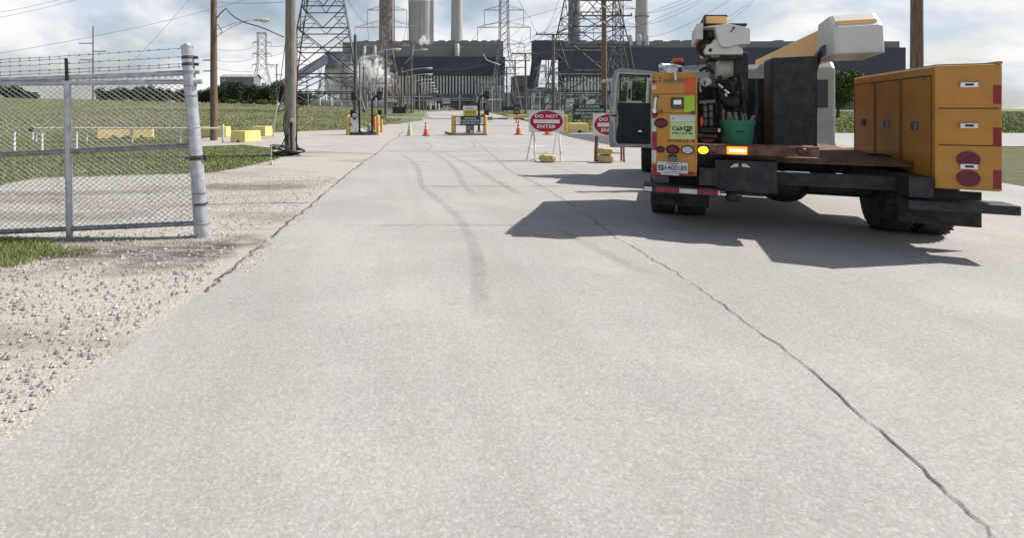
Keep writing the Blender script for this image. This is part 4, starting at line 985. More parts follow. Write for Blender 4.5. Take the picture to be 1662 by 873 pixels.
# small site buildings
def hut(px, D, wpx, ytop, label, wall, roof, grp=None):
    s_ = D/F; x = P(px, D); t = thing('site_building', label, 'building', (x, D, gz(x, D))); hz = H(ytop, D)-gz(x, D); w_ = wpx*s_
    b_ = MB(); b_.box(-w_/2, w_/2, 0, 6, 0, hz); b_.build('wall', wall, t)
    b_ = MB(); b_.prism([(-w_/2-.4, hz), (w_/2+.4, hz), (w_/2-.6, hz+.8), (-w_/2+.6, hz+.8)], lambda a, b1, d: Vector((a, d, b1)), -.4, 6.4); b_.build('roof', roof, t)
    b_ = MB(); b_.box(-w_*.1, w_*.12, -.06, 0, 0, min(2.4, hz*.8)); b_.build('door', M['galv_dark'], t)
    for q in (-.35, .3):
        b_ = MB(); b_.box(w_*q, w_*(q+.12), -.05, 0, hz*.45, hz*.8); b_.build('window', M['gap'], t)
hut(808, 290, 22, 163, 'grey hut with pale roof at the right end of the left hall', M['shed_wall'], M['white'])
hut(520, 300, 22, 164, 'low pale building in the switchyard below the conveyor', M['plant_pale'], M['white'])
hut(634, 280, 22, 166, 'low grey building left of the far road', M['shed_wall'], M['lamp_grey'])
# far vehicles at the end of the road
def car(px, yb, wpx, label, m, truck=False, D=None):
    D = D or CH*F/(yb-CY); s_ = D/F; x = P(px, D); w_ = wpx*s_; t = thing('parked_van' if truck else 'parked_car', label, 'van' if truck else 'car', (x, D, 0)); h_ = w_*(.62 if truck else .46)
    b_ = MB(); f = lambda a, b1, d: Vector((a*w_, d, b1*h_))
    b_.prism([(-.5, .18), (.5, .18), (.5, .55), (.36, .62), (.22, 1), (-.34, 1), (-.46, .62), (-.5, .55)] if not truck else [(-.5, .18), (.5, .18), (.5, .55), (.40, .62), (.32, 1), (-.5, 1)], f, 0, 1.9); b_.build('body', m, t, bevel=.05)
    for q in (-.3, .08):
        b_ = MB(); b_.prism([(q, .62), (q+.25, .62), (q+.18, .92), (q+.02, .92)], f, -.02, 0); b_.build('window', M['gap'], t)
    for q in (-.32, .32):
        for d_ in (.1, 1.7):
            b_ = MB(); b_.lathe([(.1, -.12), (h_*.2, -.12), (h_*.2, .12), (.1, .12)], (q*w_, d_, h_*.2), 14, axis='y'); wh = b_.build('wheel', M['rubber'], t)
for a in ((719, 179.7, 10, 'white car parked at the far end of the road, left of two', M['white']), (735, 179.7, 9, 'silver car parked beside the white one at the road end', M['lamp_grey']),
          (757, 179.6, 8, 'dark car parked at the right of the road end', M['steel_mid'])): car(*a, D=480)
car(726, 179.7, 12, 'pale van parked behind the cars at the road end', M['white'], True, D=520)
for px in (707.5, 712.5, 699): 
    tk = thing('gate_post', 'short white post at the far left end of the road', 'post', (P(px, 420), 420, 0), 0, 'white posts at the road end')
    b_ = MB(); b_.lathe([(.45, 0), (.45, 5), (.3, 5.6), (.05, 5.9)], n=8); b_.build('shaft', M['white'], tk); b_ = MB(); b_.box(-.7, .7, -.7, .7, 0, .3); b_.build('foot', M['island'], tk)

# ================================================================== WIRES
def wire(p, q, sag, label='thin overhead wire strung between the pylons', grp='overhead wires', r_=None, n=18):
    p, q = Vector(p), Vector(q); b_ = MB(); pts = []
    for i in range(n+1):
        t = i/n; v = p.lerp(q, t); v.z -= sag*4*t*(1-t); pts.append(v)
    rr = [max(.008, (r_ or .00030)*max(6, v.y)) for v in pts]
    o = b_.path(pts, rr, 4).build('overhead_wire', M['wire']); tag(o, label, 'wire', grp); return o
WL = 'thin dark overhead wire crossing the sky above the left field'
for a, b1, sg in (((-60, 30), (125, -8), .3), ((-60, 40), (150, -8), .3), ((-60, 96), (470, -22), 1.0)):
    wire(at(a[0], a[1], 60), at(b1[0], b1[1], 90), sg, WL, 'wires over the left field')
wire(at(205, 110, 150), at(312, -6, 60), 0.4, 'thin wire slanting steeply up from the gate rail to the frame top', None)
wire(at(352, 4, 28), at(462, 4, 18.9), 0.05, 'straight wire between the tops of the brown and grey poles', None)
WT = 'sagging wire strung from a pylon crossarm'
for k in (2, 3):
    for ti, tip in enumerate(T[k][1]):
        q = Vector(tip); q.z -= (9 if k != 5 else 8)
        wire(q, Vector((q.x*.55 + (P(700, 330)*.3), 690, 46)), 16, 'sagging wire running from a pylon insulator to the plant', 'wires from pylons to the plant')
        if ti in (0, 3, 5): wire(q, Vector((q.x-20 if k == 2 else q.x+60, 120, 70)), 10, 'wire rising from a pylon insulator out of the top of the view', 'wires rising out of view')
for a, b1, D0_, D1_, sg in (((1040, 22), (1200, -40), 150, 60, 1.2), ((1040, 40), (1160, -10), 150, 60, 1), ((1050, 60), (1230, -30), 150, 60, 1.5), ((1120, 52), (1230, -4), 120, 50, .8), ((1140, 60), (1220, 8), 110, 60, .3),
                       ((830, 70), (926, -8), 250, 120, 6), ((862, 35), (910, -8), 250, 150, 8), ((886, 62), (945, 10), 250, 150, 2), ((840, -5), (862, 30), 330, 330, 2), ((848, 60), (834, 100), 300, 300, 0)):
    wire(at(a[0], a[1], D0_), at(b1[0], b1[1], D1_), sg, 'wire crossing the sky over the right-hand hall', 'wires over the right hall')
e1, e2, e3 = ends[980.5], ends[898], ends[853]
for i in range(4):
    wire(e1[i], e2[i], 1.1, 'line wire between the crossarms of the road-side poles', 'wires along the right-hand poles'); wire(e2[i], e3[i], 1.0, 'line wire between the crossarms of the road-side poles', 'wires along the right-hand poles')
    wire(e3[i], ends[836][i], 1.0, 'line wire between the crossarms of the road-side poles', 'wires along the right-hand poles')
for i in range(4, 8): wire(e1[i], e1[i]+Vector((-7+i*.3, 90, 1)), 1.4, 'line wire running on from the lower crossarm of the brown pole', 'wires from the brown pole')
for a, b1 in (((430, 92), (497, 62)), ((430, 74), (500, 60)), ((420, 72), (350, 80)), ((420, 90), (350, 98)), ((440, 108), (353, 112))):
    wire(at(*a, 458), at(*b1, 300), 3, 'faint wire leading off the narrow far pylon', 'wires of the far narrow pylon')
wire(at(660, 80, 200), at(669, 0, 120), -3, 'loose wire curving in front of the left hall', None)
for a, b1, c_ in (((672, 72), (670, 90), (657, 104)), ((784, 88), (790, 98), (812, 106))):
    b_ = MB(); b_.path([at(*a, 300), at(*b1, 300), at(*c_, 300)], .16, 4); tag(b_.build('overhead_wire', M['duct']), 'pale looping jumper wire at pixel-thin width before the %s of the left hall' % ('left part' if a[0] < 700 else 'right part'), 'wire')
# guy wires at the grey pole
gw = thing('guy_wire', 'taut guy wire with a pale yellow sleeve left of the grey pole', 'guy wire', tuple(gp(443, 222)))
g0 = gw.location.copy(); b_ = MB(); b_.tube((0, 0, 0), at(470, 20, 18.9)-g0, .016, n=6); b_.build('strand', M['wire'], gw)
b_ = MB(); q = (at(470, 20, 18.9)-g0); b_.tube((0, 0, 0), q*.40, .035, n=8); b_.build('sleeve', mat('sleeve_cream', (.55, .52, .36)), gw, smooth=True)
gw = thing('guy_marker', 'short pale stake in the grass left of the cable coil', 'stake', tuple(gp(439.5, 267)))
b_ = MB(); b_.tube((0, 0, 0), (.02, 0, .55), .012, n=6); b_.build('rod', M['lamp_grey'], gw); b_ = MB(); b_.box(-.05, .05, -.04, .04, 0, .1); b_.build('base', M['white'], gw)

# ================================================================== GATE
Dg = 6.80
def gpt(px, py, d=0.0): v = at(px, py, Dg+d); return v
gate = thing('chain_link_gate', 'galvanised chain-link gate with barbed wire across the left of the view', 'gate', (gpt(112, 383).x, Dg, 0)); go = gate.location.copy()
def gtube(name, a, b1, r_, m='galv', d=0.0, n=12):
    b_ = MB(); b_.tube(gpt(*a, d)-go, gpt(*b1, d)-go, r_, n=n); return b_.build(name, M[m], gate, smooth=True)
gtube('top_rail', (-330, 139.6), (328, 133), .030)
gtube('barb_rail', (-330, 143), (303, 118.8), .036, d=.05)
gtube('mid_rail', (-330, 267), (308, 237), .030, 'galv_dark')
gtube('bottom_rail', (-330, 391), (316, 362.5), .032, 'galv_dark')
gtube('frame_post', (113, 385), (109.5, 136), .042)
gtube('end_rail', (318.5, 381), (304, 133), .028)
b_ = MB(); b_.box(-.015, .015, -.01, .02, 0, .33); o = b_.build('barb_arm', M['black'], gate); o.location = gpt(108.5, 138)-go; o.rotation_euler = (0, R(-2), 0)
gtube('frame_post', (-190, 392), (-192, 136), .042)
# fabric
b_ = MB(); sx, sz = .080, .059
c00, c10 = gpt(316, 366), gpt(305, 121); l0 = gpt(-330, 394); l1 = gpt(-330, 142)
Wd = (c00-l0).length; Hd = (c10-c00).length; xd = (l0-c00).normalized(); zd = (c10-c00).normalized()
rw = .0044; nst = int((Wd+Hd*sx/sz)/sx)
for fam in (1, -1):
    k = -int(Hd/sz)-1
    while k*sx < Wd+.01:
        # line x = k*sx + z*sx/sz (fam 1) or x = k*sx + (Hd - z)*sx/sz
        z0, z1 = 0.0, Hd; x0, x1 = k*sx, k*sx+Hd*sx/sz
        if x0 < 0: z0 = -x0*sz/sx; x0 = 0
        if x1 > Wd: z1 = (Wd-k*sx)*sz/sx; x1 = Wd
        if z1 > z0:
            if fam == -1: p_, q = c00+xd*x0+zd*(Hd-z0), c00+xd*x1+zd*(Hd-z1)
            else: p_, q = c00+xd*x0+zd*z0, c00+xd*x1+zd*z1
            off = Vector((0, .004*fam, 0)); b_.tube(p_+off-go, q+off-go, .0042 if fam == 1 else .0028, n=4, caps=False, mi=0 if fam == 1 else 1)  # one diagonal gets the sunlit colour, the other the shaded one
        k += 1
fabric = b_.build('wire_fabric', [M['sunlit_wire'], M['wire_shaded']], gate)
# barbed strands
for (a, b1) in (((-330, 113), (300, 78.5)), ((-330, 116), (108, 95)), ((-330, 121), (300, 92.5)), ((-330, 127), (300, 104)), ((-330, 134), (300, 108.5))):
    pa, pb = gpt(*a, .02)-go, gpt(*b1, .02)-go; b_ = MB(); n_ = 44; pts = []
    for i in range(n_+1):
        v = pa.lerp(pb, i/n_); v.z -= .02*4*(i/n_)*(1-i/n_)+random.gauss(0, .0025); v.y += random.gauss(0, .004); pts.append(v)
    b_.path(pts, .0032, 5)
    L_ = (pb-pa).length; k = .06
    while k < L_:
        v = pa.lerp(pb, k/L_); v.z -= .02*4*(k/L_)*(1-k/L_)
        for _ in range(3):
            a = random.uniform(0, 3.14); dv = Vector((math.cos(a)*.5, random.uniform(-.5, .5), math.sin(a))).normalized()*.016; b_.tube(v-dv, v+dv, .0024, n=3)
        k += .125
    b_.build('barbed_wire', M['barb'], gate)
# big leaning post
post = thing('gate_post', 'thick leaning galvanised steel post at the end of the gate', 'post', (gpt(330, 385).x, Dg+.02, 0)); po = post.location.copy(); pt_ = gpt(303.5, 78, .02)-po
b_ = MB(); b_.tube((0, 0, -.1), pt_, .085, .074, n=28); b_.build('shaft', M['galv'], post, smooth=True)
b_ = MB(); dn = pt_.normalized(); b_.tube(pt_, pt_+dn*.03, .080, .080, n=24); b_.tube(pt_+dn*.03, pt_+dn*.05, .05, .04, n=20); b_.build('cap', M['galv'], post, smooth=True)
def band(y, m, hh=.018, lug=True, big=False):
    t = (385-y)/(385-78); c_ = pt_*t; b_ = MB(); rr = .085-.011*t+.006
    b_.tube(c_-dn*hh, c_+dn*hh, rr, n=24)
    if lug: b_.box(c_.x+rr-.01, c_.x+rr+.045, c_.y-.02, c_.y+.02, c_.z-hh, c_.z+hh); b_.tube((c_.x+rr+.03, c_.y-.035, c_.z), (c_.x+rr+.03, c_.y+.035, c_.z), .011, n=6)
    if big: b_.box(c_.x-rr-.03, c_.x+rr, c_.y-rr-.02, c_.y-rr+.004, c_.z-.012, c_.z+.012)
    b_.build('clamp_band', M[m], post, smooth=False)
band(94, 'rusty'); band(105, 'rusty'); band(118, 'galv_dark', .02); band(140, 'galv_dark', .01, False); band(157, 'galv_dark', .005, False); band(257, 'rusty', .028, True, True); band(314, 'galv_dark', .008, False); band(332, 'rusty', .014, False); band(208, 'galv', .005, False); band(364, 'galv_dark', .004, False)
# tie wire lying from post across gravel
o = MB().path([gpt(333, 332), gp(420, 331)+Vector((0, 0, .01)), gp(500, 330)+Vector((0, 0, .01))], .004, 4).build('loose_wire', M['barb']); tag(o, 'thin loose wire trailing over the gravel from the leaning post', 'wire')
# white pipe rail
Dr = 26.0
pr2 = thing('pipe_rail', 'low white pipe rail running behind the gate mesh to the yellow barriers', 'rail', (P(362, Dr), Dr, 0)); ro = pr2.location.copy()
b_ = MB(); b_.tube(at(56, 208.5, Dr)-ro, at(363, 208.5, Dr)-ro, .045, n=10); b_.build('rail', M['white'], pr2, smooth=True)
for px in (58, 140, 214, 292, 362):
    b_ = MB(); b_.lathe([(.06, -.05), (.06, H(204 if px == 362 else 209, Dr)), (.04, H(203.5 if px == 362 else 208.5, Dr)+.02)], (P(px, Dr)-ro.x, 0, 0), 12); b_.build('rail_post', M['lamp_grey'], pr2, smooth=True)
for i, (px, yt, yb) in enumerate(((23, 216, 245), (68, 219, 246), (124, 217, 244))):
    v = gp(px, yb); lab = ['left', 'middle', 'right'][i]
    t = thing('white_bollard', '%s one of three slim white posts in the grass behind the gate' % lab, 'bollard', tuple(v)); b_ = MB(); r_ = .05; hz = H(yt, v.y)
    b_.lathe([(r_, -.05), (r_, hz)], n=12); b_.build('shaft', M['white'], t, smooth=True); b_ = MB(); b_.lathe([(r_*1.15, hz), (r_*1.15, hz+.03), (r_*.5, hz+.07)], n=12); b_.build('cap', M['lamp_grey'], t, smooth=True)
v = gp(53, 228); t = thing('lock_post', 'short white post with a dark latch box at the left end of the pipe rail', 'post', tuple(v)); b_ = MB(); b_.tube((0, 0, 0), (0, 0, .75), .05, n=10); b_.build('shaft', M['white'], t, smooth=True)
b_ = MB(); b_.box(-.16, .10, -.08, .08, .45, .66); b_.build('latch_box', M['rusty'], t, bevel=.02)

# ================================================================== BARRIERS
def barrier(pts, yb, yt, label, m, D=None, depth=0.75, notch=True, skew=0.0, side=None):
    """front face px range (x0,x1), visible end face to x2"""
    x0, x1, x2 = pts; D = D or CH*F/(yb-CY); s_ = D/F; x = P((x0+x1)/2, D); t = thing('concrete_barrier', label, 'barrier', (x, D, 0))
    w_ = (x1-x0)*s_; hz = H(yt, D); dx = (x2-x1)*s_; b_ = MB()
    # block: front face towards the camera, tapered, receding to dx
    dep = depth; f0 = [(-w_/2, 0, 0), (w_/2, 0, 0), (w_/2-.03, .06, hz), (-w_/2+.03, .06, hz)]
    bk = [(-w_/2+dx, dep, 0), (w_/2+dx, dep, 0), (w_/2+dx-.03, dep-.06, hz), (-w_/2+dx+.03, dep-.06, hz)]
    if notch:
        n0, n1 = -.12*w_, .12*w_
        fr = [(-w_/2, 0, 0), (n0, 0, 0), (n0*.5, .01, .13*hz*2), (n1*.5, .01, .13*hz*2), (n1, 0, 0), (w_/2, 0, 0), (w_/2-.03, .06, hz), (-w_/2+.03, .06, hz)]
        bb = [(a+dx, dep-(0.12 if z > .3*hz else 0)*0-b1, z) for a, b1, z in fr]
        n_ = len(fr); vs = fr+bb; tri = tessellate_polygon([[Vector((a, z, 0)) for a, b1, z in fr]])
        fs = [tuple(q) for q in tri]+[tuple(n_+i for i in q[::-1]) for q in tri]+[(k, (k+1) % n_, n_+(k+1) % n_, n_+k) for k in range(n_)]
        b_.add(vs, fs)
    else: b_.add(f0+bk, [(0, 1, 2, 3), (7, 6, 5, 4), (0, 4, 5, 1), (1, 5, 6, 2), (2, 6, 7, 3), (3, 7, 4, 0)])
    b_.build('block', M[m], t, bevel=.025)
    b_ = MB(); b_.path([(-.12+dx/2, dep/2, hz-.02), (-.10+dx/2, dep/2, hz+.05), (.10+dx/2, dep/2, hz+.05), (.12+dx/2, dep/2, hz-.02)], .012, 6); b_.build('lifting_loop', M['rusty'], t)
    return t
barrier((373, 398, 417), 231.6, 213, 'yellow concrete block nearest the camera, right of the brown pole', 'yellow_conc', depth=1.1)
barrier((408, 431, 438.5), 221.5, 205.5, 'smaller-looking yellow concrete block farther back, left of the guy wire', 'yellow_conc', depth=.9)
barrier((326, 367, 371.5), 222.5, 205.8, 'long yellow concrete block partly hidden by the brown pole', 'yellow_conc', depth=.6)
barrier((212, 247.5, 250.5), 224.5, 207.5, 'yellow concrete block seen through the gate, right end of the pair', 'yellow_conc', depth=.6).rotation_euler = (0, 0, R(26))
barrier((160, 211, 212), 224.5, 208.5, 'faded orange-yellow concrete block seen through the gate, left of the pair', 'yellow_worn', depth=.6).rotation_euler = (0, 0, R(26))
barrier((926, 956, 959), 215.5, 200.6, 'dull yellow concrete block below the large green sign', 'yellow_worn', depth=1.3)
barrier((826, 858, 861), 193.5, 187, 'low yellow concrete block behind the right gate arm', 'yellow_conc', depth=2.5)
barrier((776, 786, 788), 188.5, 183.5, 'tiny far yellow block beside the yellow sign', 'yellow_conc', depth=2.5)
barrier((1180, 1240, 1246), 216, 200, 'yellow concrete block beyond the truck, far right', 'yellow_worn', depth=1.3)

# ================================================================== GATE ISLANDS
def bollard(px, yb, yt, wpx, label, sq=False, grp=None, D=None, panel=False):
    D = D or CH*F/(yb-CY); s_ = D/F; t = thing('yellow_bollard', label, 'bollard', (P(px, D), D, 0)); r_ = wpx/2*s_; hz = H(yt, D); b_ = MB()
    b_.lathe([(r_, 0), (r_, hz-.12), (r_*.85, hz-.05), (r_*.5, hz), (.01, hz+.02)], n=20); b_.build('shaft', M['bollard'], t, smooth=True)
    b_ = MB(); b_.lathe([(r_*1.02, hz*.48), (r_*1.02, hz*.52)], n=20); b_.build('band', M['truck_yel_edge'], t)
    if panel:
        b_ = MB(); b_.box(-r_*1.0, r_*.3, -r_*1.25, -r_*1.05, hz*.25, hz*.82); b_.build('reflector_panel', M['orange_patch'], t)
    return t
def curb(x0, x1, yb, dep, hz, label, front='island'):
    D = CH*F/(yb-CY); a, c_ = P(x0, D), P(x1, D); t = thing('gate_island', label, 'kerb island', ((a+c_)/2, D, 0)); w_ = (c_-a)/2; b_ = MB(); b_.box(-w_, w_, 0, dep, 0, hz); b_.build('base', M[front], t, bevel=.03)
    b_ = MB(); b_.box(-w_+.1, w_-.1, .1, dep-.1, hz-.01, hz+.004); b_.build('top_slab', M['road'], t); return t, D
curb(565, 612, 219, 3.2, .17, 'dark concrete island under the left card reader')
bollard(565, 219.5, 187, 6.6, 'yellow bollard at the left end of the left gate island')
bollard(613.2, 219.5, 187, 6.0, 'yellow bollard at the right front of the left gate island')
bollard(608, 216.5, 187.5, 5.5, 'yellow bollard with an orange panel beside the left gate arm', panel=True)
bollard(619.3, 215.5, 187, 4.4, 'thinner yellow bollard at the foot of the left gate arm')
def signal(px, yb, yt, dirn, reach, boxw, y0, y1, label, D=33.4, lower=None, name='signal_post'):
    s_ = D/F; t = thing(name, label, 'signal', (P(px, D), D, .17)); zt = H(yt, D)-.17; b_ = MB(); rr = .07; bend = .30
    pts = [(0, 0, 0), (0, 0, zt-bend*1.3)]+[(dirn*bend*(1-math.cos(a)), 0, zt-bend*1.3+bend*1.3*math.sin(a)) for a in (.4, .8, 1.2, 1.57)]+[(dirn*reach*s_, 0, zt)]
    b_.path(pts, rr, 10); b_.build('gooseneck', M['black'], t, smooth=True)
    b_ = MB(); xb = dirn*(reach+boxw/2)*s_; b_.box(xb-boxw/2*s_, xb+boxw/2*s_, -.18, .16, H(y1, D)-.17, H(y0, D)-.17); bx_ = b_.build('signal_box', M['black'], t, bevel=.02)
    b_ = MB(); b_.lathe([(.09, 0), (.11, -.02), (.10, -.1)], (xb, -.18, H((y0+y1)/2, D)-.17), 14, axis='y'); b_.build('hood', M['steel_dark'], bx_)
    b_ = MB(); b_.lathe([(.18, 0), (.18, .04), (.08, .06)], n=14); b_.build('foot_plate', M['black'], t)
    if lower:
        lx, ly0, ly1, lw = lower; b_ = MB(); q = (lx-px)*s_; b_.box(q-lw/2*s_, q+lw/2*s_, -.15, .15, H(ly1, D)-.17, H(ly0, D)-.17); b_.build('reader_box', M['black'], t, bevel=.02)
        b_ = MB(); b_.path([(0, 0, H(ly1+3, D)-.17), (q*.5, 0, H(ly1+.5, D)-.17), (q, 0, H(ly1-1, D)-.17)], .045, 8); b_.build('reader_arm', M['black'], t, smooth=True)
    return t
signal(583.3, 213, 158, -1, 5.5, 7, 150.5, 164, 'black gooseneck signal post curving left over the white card kiosk', lower=(572, 178.5, 191, 6.5))
signal(604, 213, 156.5, 1, 8, 7.5, 149, 163, 'black gooseneck signal post curving right at the left gate island', lower=(616.5, 179, 187, 7))
D = 33.2; k = thing('card_kiosk', 'white card reader kiosk with a dark camera on the left gate island', 'kiosk', (P(575, D), D, .17)); s_ = D/F
b_ = MB(); b_.box(-6.5*s_, 6.5*s_, -.2, .45, 0, H(191.5, D)-.17); b_.build('cabinet', M['kiosk'], k, bevel=.02)
b_ = MB(); b_.box(-6*s_, 5.5*s_, -.22, .4, H(191.5, D)-.17, H(190, D)-.17); b_.build('top_plate', M['galv_dark'], k)
b_ = MB(); b_.box(-3*s_, 5*s_, -.15, .3, H(190, D)-.17, H(185, D)-.17); b_.build('reader', M['lamp_grey'], k, bevel=.03)
b_ = MB(); b_.box(-1.5*s_, 3*s_, -.235, -.2, H(194.5, D)-.17, H(191.5, D)-.17); b_.box(-6*s_, -4.6*s_, -.24, -.2, H(205, D)-.17, H(200, D)-.17); b_.build('card_slot', M['black'], k)
D = 33.6; k = thing('barrier_motor', 'small grey gate motor box on the left gate island', 'motor box', (P(599, D), D, .17)); s_ = D/F
b_ = MB(); b_.box(-3.2*s_, 2.5*s_, -.2, .3, 0, .28); b_.build('base', M['galv_dark'], k, bevel=.02); b_ = MB(); b_.lathe([(.10, .28), (.10, .45), (.05, .52)], n=12); b_.build('drum', M['galv_dark'], k)
b_ = MB(); b_.tube((-16*s_, 0, .42), (-4*s_, 0, .12), .03, n=6); b_.build('rod', M['lamp_grey'], k)
# gate arms
def arm(p0, p1, D, r_, label, segs=None):
    a, c_ = at(*p0, D), at(*p1, D); t = thing('boom_gate', label, 'barrier arm', (a.x, D, 0)); o_ = t.location
    n_ = len(segs) if segs else 1
    if not segs: b_ = MB(); b_.tube(a-o_, c_-o_, r_, r_*.8, n=10); b_.build('boom', M['lamp_grey'], t, smooth=True)
    else:
        for (f0, f1, m) in segs: b_ = MB(); b_.tube(a.lerp(c_, f0)-o_, a.lerp(c_, f1)-o_, r_, n=10); b_.build('boom_section', M[m], t, smooth=True)
    b_ = MB(); b_.box(-.15, .25, -.12, .12, a.z-.12, a.z+.12); b_.build('bracket', M['kiosk_grey'], t, bevel=.02)
    return t
arm((621, 190.5), (735, 193.0), 36.0, .055, 'long pale barrier arm closed between the left and middle islands')
arm((793, 192.5), (866, 193.5), 36.0, .06, 'barrier arm with red sections closed right of the middle island', segs=[(0, .2, 'galv_dark'), (.2, .42, 'dark_red'), (.42, .55, 'lamp_grey'), (.55, .78, 'dark_red'), (.78, 1, 'lamp_grey')])
# middle island
curb(733, 791, 220, 3.0, .12, 'low dark concrete island below the central green sign')
bollard(736.5, 219.6, 187.0, 8.0, 'wide yellow bollard left of the central green sign')
bollard(787.3, 219.6, 187.5, 6.8, 'yellow bollard right of the central green sign')
D = 32.4; s_ = D/F
k = thing('central_sign', 'dark green lettered sign on dark rails between two yellow bollards', 'sign', (P(763, D), D, .12)); o_ = k.location.copy()
for y_ in (189.3, 203.0):
    b_ = MB(); b_.box(P(738, D)-o_.x, P(787, D)-o_.x, -.03, .03, H(y_, D)-.12-.03, H(y_, D)-.12+.03); b_.build('rail', M['steel_dark'], k)
b_ = MB(); b_.box(P(747, D)-o_.x, P(779.5, D)-o_.x, -.08, -.04, H(203, D)-.12, H(189, D)-.12); sg_ = b_.build('board', M['green_sign'], k)
for nm, body, y_, wd in (('lettering', 'PRODUCTS', 192.2, 18), ('lettering', 'LOAD-UP DELIVERIES', 196.0, 29), ('lettering', 'ENTER SIDE', 200, 22)):
    text(body, nm, M['sign_letter'], sg_, P(763 if wd != 22 else 761, D)-o_.x, H(y_, D)-.12, wd*s_, 2.3*s_, -.084, .02)
b_ = MB(); b_.prism([(0, -.5), (2.2, -.5), (2.2, -1.2), (4, 0), (2.2, 1.2), (2.2, .5), (0, .5)], lambda a, b1, d: Vector((P(774, D)-o_.x+a*s_, d, H(200, D)-.12+b1*s_)), -.086, -.082); b_.build('arrow', M['sign_letter'], sg_)
for x0_, x1_ in ((741, 746.5), (780, 784)):
    b_ = MB(); b_.box(P(x0_, D)-o_.x, P(x1_, D)-o_.x, -.02, .02, H(201, D)-.12, H(190.5, D)-.12); b_.build('side_plate', M['white'], k)
D = 33.2; s_ = D/F
k = thing('card_kiosk', 'brown-grey kiosk box standing under the central green sign', 'kiosk', (P(763, D), D, .12))
b_ = MB(); b_.box(-5.5*s_, 1*s_, -.2, .3, 0, H(200, D)-.12); b_.build('cabinet', M['kiosk_grey'], k, bevel=.02); b_ = MB(); b_.box(1.2*s_, 5.5*s_, -.15, .3, 0, H(200, D)-.12); b_.build('side_cabinet', mat('kiosk_brown', (.2, .13, .09), (.28, .22, .17), 8), k, bevel=.02)
b_ = MB(); b_.box(-1*s_, 3*s_, -.35, -.2, 0, .18); b_.build('step', M['white_dirty'], k)
k = thing('warning_sign', 'yellow and white notice board with three black marks above the central green sign', 'sign', (P(763, 33.0), 33.0, .12)); o_ = k.location.copy(); D = 33.0; s_ = D/F
b_ = MB(); b_.box(-10.8*s_, 10.8*s_, -.03, .03, H(189, D)-.12, H(179, D)-.12); yb_ = b_.build('yellow_board', M['sign_yellow'], k)
b_ = MB(); b_.box(-11.4*s_, 11.4*s_, -.035, .035, H(179, D)-.12+.004, H(172.3, D)-.12); wb_ = b_.build('white_board', M['sign_white'], k)
b_ = MB()
for q in (-5.7, 0, 5.7):
    b_.lathe([(1.25*s_, 0), (1.25*s_, .004)], (q*s_, -.038, H(182.6, D)-.12), 5, axis='y'); b_.box((q-1.6)*s_, (q+1.6)*s_, -.038, -.034, H(183.1, D)-.12, H(182.1, D)-.12)
b_.build('mark', M['ink'], yb_)
b_ = MB(); b_.box(-7*s_, 7*s_, -.04, -.036, H(177.4, D)-.12, H(176.6, D)-.12); b_.box(-8*s_, 6*s_, -.04, -.036, H(175.4, D)-.12, H(174.8, D)-.12); b_.build('print_line', M['steel_mid'], wb_)
b_ = MB(); b_.tube((-6*s_, .05, 0), (-6*s_, .05, H(180, D)-.12), .03, n=8); b_.tube((6*s_, .05, 0), (6*s_, .05, H(180, D)-.12), .03, n=8); b_.build('post', M['galv_dark'], k)
signal(777.3, 213, 156, 1, 9, 7, 148.5, 161.5, 'black gooseneck signal post curving right on the middle island', D=33.8, lower=(789.5, 178.5, 187.5, 7))
D = 33.8; k = thing('camera_unit', 'small black camera bracketed left of the middle gooseneck post', 'camera', tuple(at(769.5, 170, D))); s_ = D/F; b_ = MB()
b_.prism([(-4.2, -1.6), (4, -.2), (4.3, 1.6), (1, 1.6), (-4, -.4)], lambda a, b1, d: Vector((a*s_, d, b1*s_)), -.12, .12); b_.build('housing', M['black'], k, bevel=.01)
b_ = MB(); b_.tube((3*s_, 0, 0), (7.6*s_, 0, -.5*s_), .03, n=6); b_.build('bracket', M['black'], k)
# right-hand yellow frame bollard
D = CH*F/(216.5-CY); s_ = D/F; k = thing('yellow_guard', 'yellow guard frame half hidden behind the left do not enter sign', 'guard rail', (P(917, D), D, 0)); b_ = MB(); b_.box(-3*s_, 2.2*s_, -.1, .12, 0, H(188.5, D)); b_.build('post', M['bollard'], k, bevel=.04)
b_ = MB(); b_.tube((-8*s_, 0, H(188, D)), (3.2*s_, 0, H(188, D)), .06, n=8); b_.tube((3.2*s_, 0, H(188, D)), (3.2*s_, 0, 0), .05, n=8); b_.build('rail', M['sign_yellow'], k, smooth=True)
b_ = MB(); b_.box(-5*s_, 6*s_, -.3, .6, 0, .10); b_.build('base', M['truck_yel_edge'], k, bevel=.02)

# ================================================================== CONES
def cone(px, yb, yt, wpx, label, m, dirty=False):
    D = CH*F/(yb-CY); s_ = D/F; t = thing('traffic_cone', label, 'traffic cone', (P(px, D), D, 0)); hz = H(yt, D); w_ = wpx/2*s_
    r0, r1 = w_*.72, w_*.16
    def rr(f): return r0+(r1-r0)*f
    b_ = MB(); b_.box(-w_, w_, -w_, w_, 0, .035); b_.build('base', M['cone_base'] if m == 'cone_or' else M['cone_lime'], t, bevel=.01)
    b_ = MB(); b_.lathe([(r0*1.1, .035), (r0, .07), (r1, hz-.01), (r1*.7, hz)], n=24); b_.build('body', M[m], t, smooth=True)
    for f0, f1 in ((.42, .60), (.70, .80)):
        b_ = MB(); b_.lathe([(rr(f0)+.005, hz*f0), (rr(f1)+.005, hz*f1)], n=24); b_.build('reflective_band', M['cone_band'], t, smooth=True)
cone(665, 221.3, 199, 12.5, 'lime green traffic cone left of the orange one', 'cone_lime')
cone(691.5, 221, 197.8, 12.5, 'orange traffic cone between the lime cone and the central green sign', 'cone_or')
cone(841.5, 219.2, 195.5, 12, 'orange traffic cone right of the middle island', 'cone_or')
